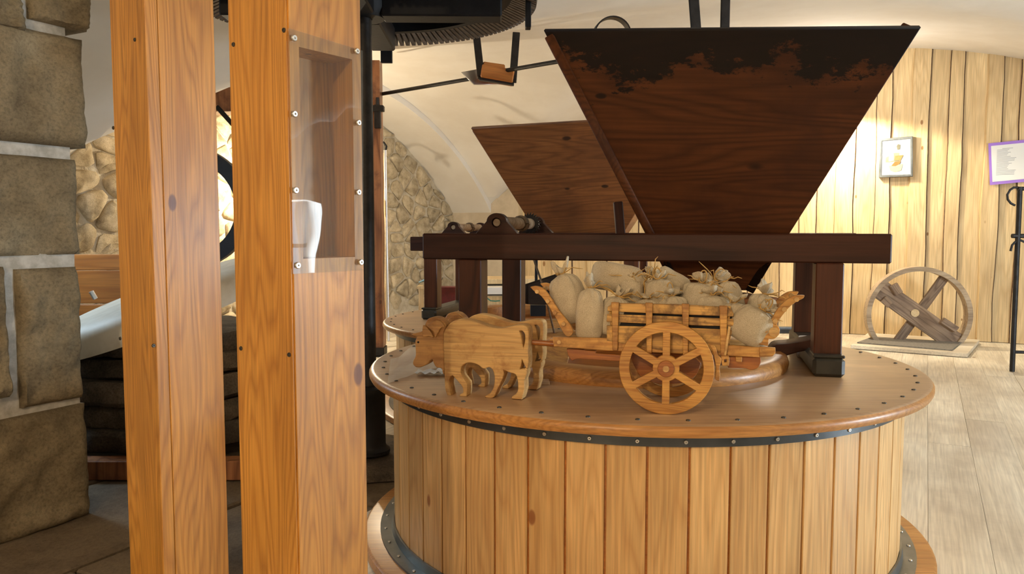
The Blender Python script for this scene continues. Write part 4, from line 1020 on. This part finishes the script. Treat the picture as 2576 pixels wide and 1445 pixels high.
# ------------------------------------------------------------------ windlasses on the frames
def windlass(px, py, Y, s, label, b, L=.5, ratchet=True):
    c = at(px, py, Y); t = thing('windlass', (c.x, c.y, c.z), label, 'windlass')
    # bearing cheek: arch outline
    out = []
    for k in range(13):
        a = math.pi*k/12; out.append((.030*s*math.cos(a), .026*s+.024*s*math.sin(a)))
    pts = [(.062*s, -.024*s), (.062*s, -.008*s), (.048*s, .006*s)]+out+[(-.048*s, .006*s), (-.062*s, -.008*s), (-.062*s, -.024*s)]
    hol = [(.014*s*math.cos(2*math.pi*k/14), .022*s+.014*s*math.sin(2*math.pi*k/14)) for k in range(14)]
    x = Vector((b.y, -b.x, 0)); 
    def Mm(d): o = c+b*d; return Matrix(((x.x, 0, -b.x, o.x), (x.y, 0, -b.y, o.y), (0, 1, 0, o.z), (0, 0, 0, 1)))
    cut('cheek', [(pts, False), (hol, True)], .035*s, M['dark'], t, Mm(.0))
    cut('cheek', [(pts, False), (hol, True)], .035*s, M['dark'], t, Mm(L+.03))
    ax = c+Vector((0, 0, .022*s))
    part('roller', MB().tube([ax+b*-.012, ax+b*.02, ax+b*L], [.011*s, .019*s, .019*s], 20), M['rim'], t, smooth=40)
    rp = MB()
    for d in (L*.55, L*.57, L*.59, L*.61):
        rp.tube([ax+b*(d+.001*k)+(x*math.cos(k*.52)+Z*math.sin(k*.52))*.023*s for k in range(13)], .004*s, 6, cap=False)
    part('rope', rp, M['copper'], t, smooth=60)
    if ratchet:
        g = []
        for k in range(22):
            a = 2*math.pi*k/22; g += [(.030*s*math.cos(a), .022*s+.030*s*math.sin(a)), (.040*s*math.cos(a+.04), .022*s+.040*s*math.sin(a+.04))]
        cut('ratchet', [(g, False)], .008, M['iron'], t, Mm(L*.86), bev=.001)
    return t
cz_ = (BL.z+BR.z)/2
w1 = at(1252, 573, 2.33)
windlass(1252, 579, 2.32, 1.0, 'wooden windlass roller with rope and ratchet on the near frame beam', b1)
windlass(1142, 583, 3.98, 1.0, 'smaller windlass roller farther back at the left', b1, .45, False)
tagp(bar('upright_peg', at(1561, 590, 2.62), at(1554, 508, 2.62), .030, .030, M['dark']), 'short dark upright peg between the two hoppers', 'peg')

# ------------------------------------------------------------------ far clutter seen under the frame
Yt = 5.9
ta = thing('white_table', at(1270, 740, Yt), 'white table with stacked trays far behind the frame legs', 'table')
bar('tray', at(1205, 705, Yt), at(1345, 704, Yt), .4, .035, M['planks'], ta)
bar('tray', at(1205, 726, Yt-.1), at(1350, 725, Yt-.1), .5, .05, M['white'], ta)
bar('rail', at(1205, 741, Yt-.2), at(1350, 741, Yt-.2), .03, .02, M['band'], ta)
bar('apron', at(1205, 758, Yt-.1), at(1350, 758, Yt-.1), .02, .07, M['planks'], ta)
for q in (1212, 1340):
    g = at(q, 770, Yt); bar('leg', (g.x, g.y, 0), (g.x, g.y, g.z), .05, .05, M['planks'], ta)
rb = at(1128, 790, 5.9)
tagp(part('red_box', MB().box(-.06, .06, -.06, .06, -.04, .16), M['red'], None, T(rb+Vector((0, 0, .05))), bevel=.004), 'dark red box between the frame legs in the background', 'box')
sb = at(1075, 745, 5.6)
st = thing('small_stool', (sb.x, sb.y, 0), 'small pinkish wooden stand below the blue film', 'stand')
part('top', MB().box(-.07, .09, -.06, .06, -.02, 0), M['planks'], st, T(sb.x, sb.y, CZ-.40))
for q in (-.045, .06): part('leg', MB().box(-.015, .015, -.03, .03, 0, CZ-.42), M['planks'], st, T(sb.x+q, sb.y, 0))
bf = MB(); 
bf = grid(lambda u, v: (u, v, .035*noise.noise((u*18, v*18, 2))+.02), lin(-.06, .06, 12), lin(-.05, .05, 8))
tagp(part('blue_film', bf, M['blue'], None, T(sb.x, sb.y, CZ-.39), smooth=60), 'crumpled bright blue film on the small stand', 'film')
gc = [at(1222, 748, 5.4), at(1234, 757, 5.4), at(1246, 758, 5.4), at(1258, 757, 5.4)]
tagp(part('green_cable', MB().tube(gc, .005, 6), M['green'], None), 'thin dark green cable hanging from the white table', 'cable')
# feed shoe and fittings on the farther vat
fs_ = thing('feed_shoe', at(1350, 760, 3.6), 'dark feed shoe and black box on the farther vat, behind the leftmost sack', 'feed shoe')
board('trough', [at(1322, 716, 3.5), at(1322, 765, 3.5), at(1420, 768, 3.6), at(1400, 690, 3.6)], .03, M['sooty'], fs_, (1, 0, 0))
part('box', MB().box(-.035, .035, -.05, .05, -.03, .02), M['black'], fs_, T(at(1353, 777, 3.6)))
bar('upright', at(1349, 650, 3.7), at(1349, 720, 3.7), .014, .014, M['black'], fs_)
tagp(part('thin_rod', MB().tube([at(1338, 640, 2.7), at(1366, 720, 2.45), onz(1400, 862, ZL)], .0035, 8), M['copper'], None, smooth=40), 'thin leaning stick behind the front ladder of the cart', 'stick')
# chute board inside the collar
tagp(board('chute_board', [at(1345, 925, 2.13), at(1425, 925, 2.2), at(1440, 868, 2.35), at(1352, 872, 2.30)], .012, M['cart'], None, (1, .2, 0)), 'yellowish chute board inside the collar behind the oxen', 'board')

# ------------------------------------------------------------------ lever, jar and small things on the vat lid
lv = [(1945, 872), (1985, 866), (2030, 858), (2090, 846), (2090, 868), (2040, 880), (2000, 889), (1950, 905), (1925, 908)]
Pl = onz(2000, 905, ZL)-B*.10; Pl.z = ZL
cut('lever', [([((onpl(x, y, Pl, B)-Pl).dot(A), onpl(x, y, Pl, B).z-ZL) for x, y in lv], True)], .10, M['dark'], None,
    Matrix(((A.x, 0, -B.x, Pl.x+B.x*.05), (A.y, 0, -B.y, Pl.y+B.y*.05), (0, 1, 0, ZL), (0, 0, 0, 1))), bev=.003,
    label='dark curved wooden lever behind the rear ladder of the cart', cat='lever')
jp = onz(2022, 900, ZL)
jar = thing('glass_jar', jp, 'small clear glass jar under the dark lever beside the frame foot', 'jar')
part('jar_body', MB().lathe([(0, .001), (.020, .001), (.022, .006), (.022, .045), (.016, .052), (.016, .058), (.0145, .058), (.0145, .051), (.020, .044), (.020, .006), (0, .004)], 32), M['film'], jar, T(jp), smooth=50)
part('lid', MB().lathe([(0, .066), (.016, .066), (.017, .058), (0, .058)], 24), M['white'], jar, T(jp), smooth=40)
bp_ = onz(1978, 838, 0)
br = thing('broom_head', bp_, 'dark blue-grey broom head lying on the far floor boards', 'broom')
part('stock', MB().box(-.09, .09, -.02, .02, .03, .055), M['band'], br, T(bp_), bevel=.004)
part('bristles', MB().box(-.085, .085, -.016, .016, .0, .03), M['iron'], br, T(bp_), kind='stuff')
# plastic film
fp = onz(1030, 935, ZL)
def film(u, v):
    P = onz(975+u*130-v*12+v*20, 968-u*38-v*62+u*u*8, ZL); h = .004+.030*math.sin(max(0, u-.15)*2.6)*v*(1-.5*u)+.008*noise.noise((u*4, v*4, 1)) 
    return P+Vector((0, 0, max(.002, h+.012*u*(1-v))))-fp
tagp(part('plastic_film', grid(film, lin(0, 1, 24), lin(0, 1, 16)), M['film'], None, T(fp), smooth=80), 'curled translucent plastic film on the lid under the ox heads', 'plastic film')
rg = onz(1090, 950, ZL)
tagp(part('crumpled_paper', grid(lambda u, v: (u, v, .006+.016*abs(noise.noise((u*45, v*45, 4)))), lin(-.05, .05, 24), lin(-.02, .03, 12)), M['paperw'], None, T(rg+Vector((.0, .03, 0))), smooth=30), 'crumpled greyish paper behind the near ox front legs', 'paper')
wc = onz(1352, 965, ZL)
tagp(part('wood_offcut', MB().box(-.025, .03, -.02, .02, 0, .008), M['lid'], None, T(wc), bevel=.001), 'flat wooden offcut behind the hind legs of the oxen', 'offcut')

# ------------------------------------------------------------------ right wall side: pulley wheel on a board, pictures, iron stand
wN = Vector((-.24, -.97, 0)); wX = Vector((.97, -.24, 0))
WC = at(2307, 792, 6.0); rW = 122/F*6.0
pw = thing('wooden_pulley', (WC.x, WC.y, 0), 'old wooden belt wheel with crossed spokes standing by the plank wall', 'wheel')
Mw = Matrix(((wX.x, 0, wN.x, WC.x), (wX.y, 0, wN.y, WC.y), (0, 1, 0, WC.z), (0, 0, 0, 1)))
part('rim', MB().lathe([(rW-.035, -.06), (rW-.0, -.06), (rW, .0), (rW, .06), (rW-.035, .06)], 64, close=True), M['rim'], pw, Mw, smooth=30)
def wpt(px, py, d=0): return onpl(px, py, WC+wN*d, wN)
def spoke(p0, p1, wd, th, d, nm='spoke'):
    a, b_ = wpt(*p0, d), wpt(*p1, d); return bar(nm, a, b_, wd, th, M['weather'], pw, up=wN, bevel=.004)
spoke((2216, 716), (2414, 856), .085, .03, .03); spoke((2206, 736), (2398, 872), .085, .03, .028)
spoke((2374, 700), (2240, 884), .07, .03, -.01)
spoke((2247, 716), (2262, 740), .06, .03, .055, 'cleat'); spoke((2222, 752), (2240, 768), .06, .03, .05, 'cleat'); spoke((2370, 806), (2406, 830), .05, .05, .05, 'cleat')
hq = wpt(2302, 788, .048)
part('hub_hole', MB().lathe([(0, 0), (.028, 0), (.030, .002)], 24), M['planks'], pw, zmat(hq, wN), smooth=40)
def floorquad(name, pts, z0, th, mat, parent=None, **k):
    P = [onz(x, y, z0+th) for x, y in pts]
    mb = MB(); n = len(P); c = sum(P, Vector())/n
    mb.add([p-c for p in P]+[p-c-Vector((0, 0, th)) for p in P], [tuple(range(n)), tuple(range(2*n-1, n-1, -1))]+[(i, (i+1) % n, n+(i+1) % n, n+i) for i in range(n)])
    return part(name, mb, mat, parent, T(c), **k)
floorquad('base_board', [(2140, 868), (2434, 890), (2464, 855), (2183, 838)], 0.0, .028, M['floor'], None, bevel=.002, label='pale wooden base board on the floor under the belt wheel', cat='board')
floorquad('grey_mat', [(2156, 861), (2395, 880), (2419, 861), (2196, 847)], 0.028, .010, M['mat'], None, bevel=.002, label='grey ribbed mat on the base board in front of the belt wheel', cat='mat')
# framed watercolour
NW = -V; XW = -E1      # out of the wall, to the right
def wl_(px, py, d): return onpl(px, py, RO*KR*1.0-V*0+Vector((0, 0, CZ))*0+NW*d, V)
def wallM(c): return Matrix(((XW.x, 0, NW.x, c.x), (XW.y, 0, NW.y, c.y), (0, 1, 0, c.z), (0, 0, 0, 1)))
fc = [wl_(x, y, .075) for x, y in ((2211, 447), (2296, 444), (2296, 343), (2213, 350))]; cc = sum(fc, Vector())/4
pf = thing('framed_watercolour', cc, 'small silver-framed watercolour of a mill on the plank wall', 'picture')
def rel(ps): return [((p-cc).dot(XW), p.z-cc.z) for p in ps]
o4 = rel(fc); i4 = [(x*.86, z*.88) for x, z in o4]
cut('frame', [(o4, False), (i4, False)], .022, M['silver'], pf, wallM(cc), bev=.003)
cut('backing', [(o4, False)], .055, M['copper'], pf, wallM(cc-NW*.035), bev=.002)
cut('picture_mount', [([(x*.88, z*.9) for x, z in o4], False)], .004, M['paperw'], pf, wallM(cc-NW*.002), bev=.0005)
wh_, hh_ = abs(o4[1][0]-o4[0][0])/2, abs(o4[2][1]-o4[1][1])/2
def patch(pts, col, nm, d=.0015):
    m_ = plain('wash_'+nm, tuple(c*c*.8 for c in col), .8, 0, .15, 40)
    cut(nm, [([(x*wh_, z*hh_) for x, z in pts], False)], .0008, m_, pf, wallM(cc+NW*d), bev=.0001)
patch([(-.62, -.75), (.52, -.7), (.52, .8), (-.62, .72)], (.70, .74, .76), 'sky_wash', .0008)
patch([(-.60, .0), (-.1, .22), (.2, .22), (.2, -.2), (-.60, -.25)], (.52, .55, .48), 'wall_wash', .0018)
patch([(-.42, .12), (-.12, .18), (-.12, -.16), (-.42, -.2)], (.80, .80, .70), 'window_wash', .003)
patch([(.02, .55), (.1, .66), (.24, .62), (.22, .40), (.08, .38)], (.42, .42, .36), 'gear_wash', .0035)
patch([(-.04, .08), (.44, .1), (.28, -.18), (-.08, -.16)], (.66, .50, .30), 'hopper_wash', .004)
patch([(-.25, -.42), (-.05, -.22), (.3, -.2), (.25, -.32), (0, -.44)], (.62, .42, .22), 'cart_wash', .0045)
patch([(-.4, -.42), (.42, -.34), (.34, -.66), (0, -.74), (-.3, -.66)], (.78, .74, .58), 'vat_wash', .003)
# violet notice
nc = [wl_(x, y, .056) for x, y in ((2490, 466), (2588, 457), (2585, 351), (2486, 361))]; cc = sum(nc, Vector())/4; o4 = rel(nc)
vn = thing('notice_sheet', cc, 'white printed sheet with a violet border pinned to the plank wall', 'notice')
cut('violet_backing', [(o4, False)], .004, M['violet'], vn, wallM(cc), bev=.0005)
cut('sheet', [([(x*.86, z*.86) for x, z in o4], False)], .002, M['paperw'], vn, wallM(cc+NW*.0032), bev=.0003)
wh_, hh_ = abs(o4[1][0]-o4[0][0])/2, abs(o4[2][1]-o4[1][1])/2
random.seed(4)
for k in range(20):
    z = .66-k*.066; L_ = random.uniform(.5, 1.05) if k else .55; x0 = -.62 if k else -.35
    cut('text_line', [([(x0*wh_, z*hh_), ((x0+L_)*wh_, (z+.012)*hh_), ((x0+L_)*wh_, (z+.034)*hh_), (x0*wh_, (z+.022)*hh_)], False)], .0006, M['ink'], vn, wallM(cc+NW*.0046), bev=.0001)
# iron stand
Ys = onz(2547, 935, 0).y
isd = thing('iron_stand', onz(2547, 935, 0), 'dark wrought iron stand with curled hooks at the right edge', 'stand')
def sp2(px, py): return at(px, py, Ys)
f0 = onz(2547, 935, 0)
def st_t(nm, pts, r): part(nm, MB().tube([sp2(*p) for p in pts], r, 10), M['iron'], isd, smooth=50)
st_t('upright', [(2546, 935), (2566, 470)], .015)
st_t('upright', [(2690, 945), (2712, 470)], .015)
st_t('top_bar', [(2560, 475), (2712, 475)], .013)
st_t('shelf_bar', [(2546, 594), (2712, 594)], .014)
st_t('foot_bar', [(2547, 886), (2700, 890)], .010)
st_t('curl', [(2562, 472), (2550, 472), (2541, 478), (2534, 490), (2535, 502), (2543, 512), (2553, 517)], .007)
st_t('hook', [(2542, 632), (2546, 617), (2555, 608), (2568, 605), (2582, 612)], .007)

# wall lamp near the rubble wall, hidden by the old post; its shadow falls on the vault
LP = Vector((-1.72, 5.75, 1.22))
def shp(px, py): return LP+(at(px, py, 7.8)-LP)*.5
g0 = shp(1085, 390)
wl = thing('wall_lamp', g0, 'gooseneck lamp with a flat metal shade beside the rubble wall, behind the old post', 'lamp')
part('gooseneck', MB().tube([shp(*p) for p in ((1020, 372), (1042, 362), (1062, 360), (1078, 366), (1090, 376), (1097, 386))], .006, 8), M['iron'], wl, smooth=50)
a0, b0 = shp(1099, 382), shp(1104, 400); axd = (b0-a0).normalized()
hL = (b0-a0).length; Rs = (shp(1133, 392)-shp(1080, 405)).length/2
part('shade', MB().lathe([(.006, 0), (.012, hL*.2), (Rs, hL), (Rs, hL+.002), (.010, hL*.3), (.004, .004)], 32), M['iron'], wl, zmat(a0, axd), smooth=40)
part('bulb', MB().lathe([(0, hL+.045), (.012, hL+.04), (.018, hL+.025), (.014, hL+.005), (.010, hL*.5)], 20), M['white'], wl, zmat(a0, axd), smooth=50)
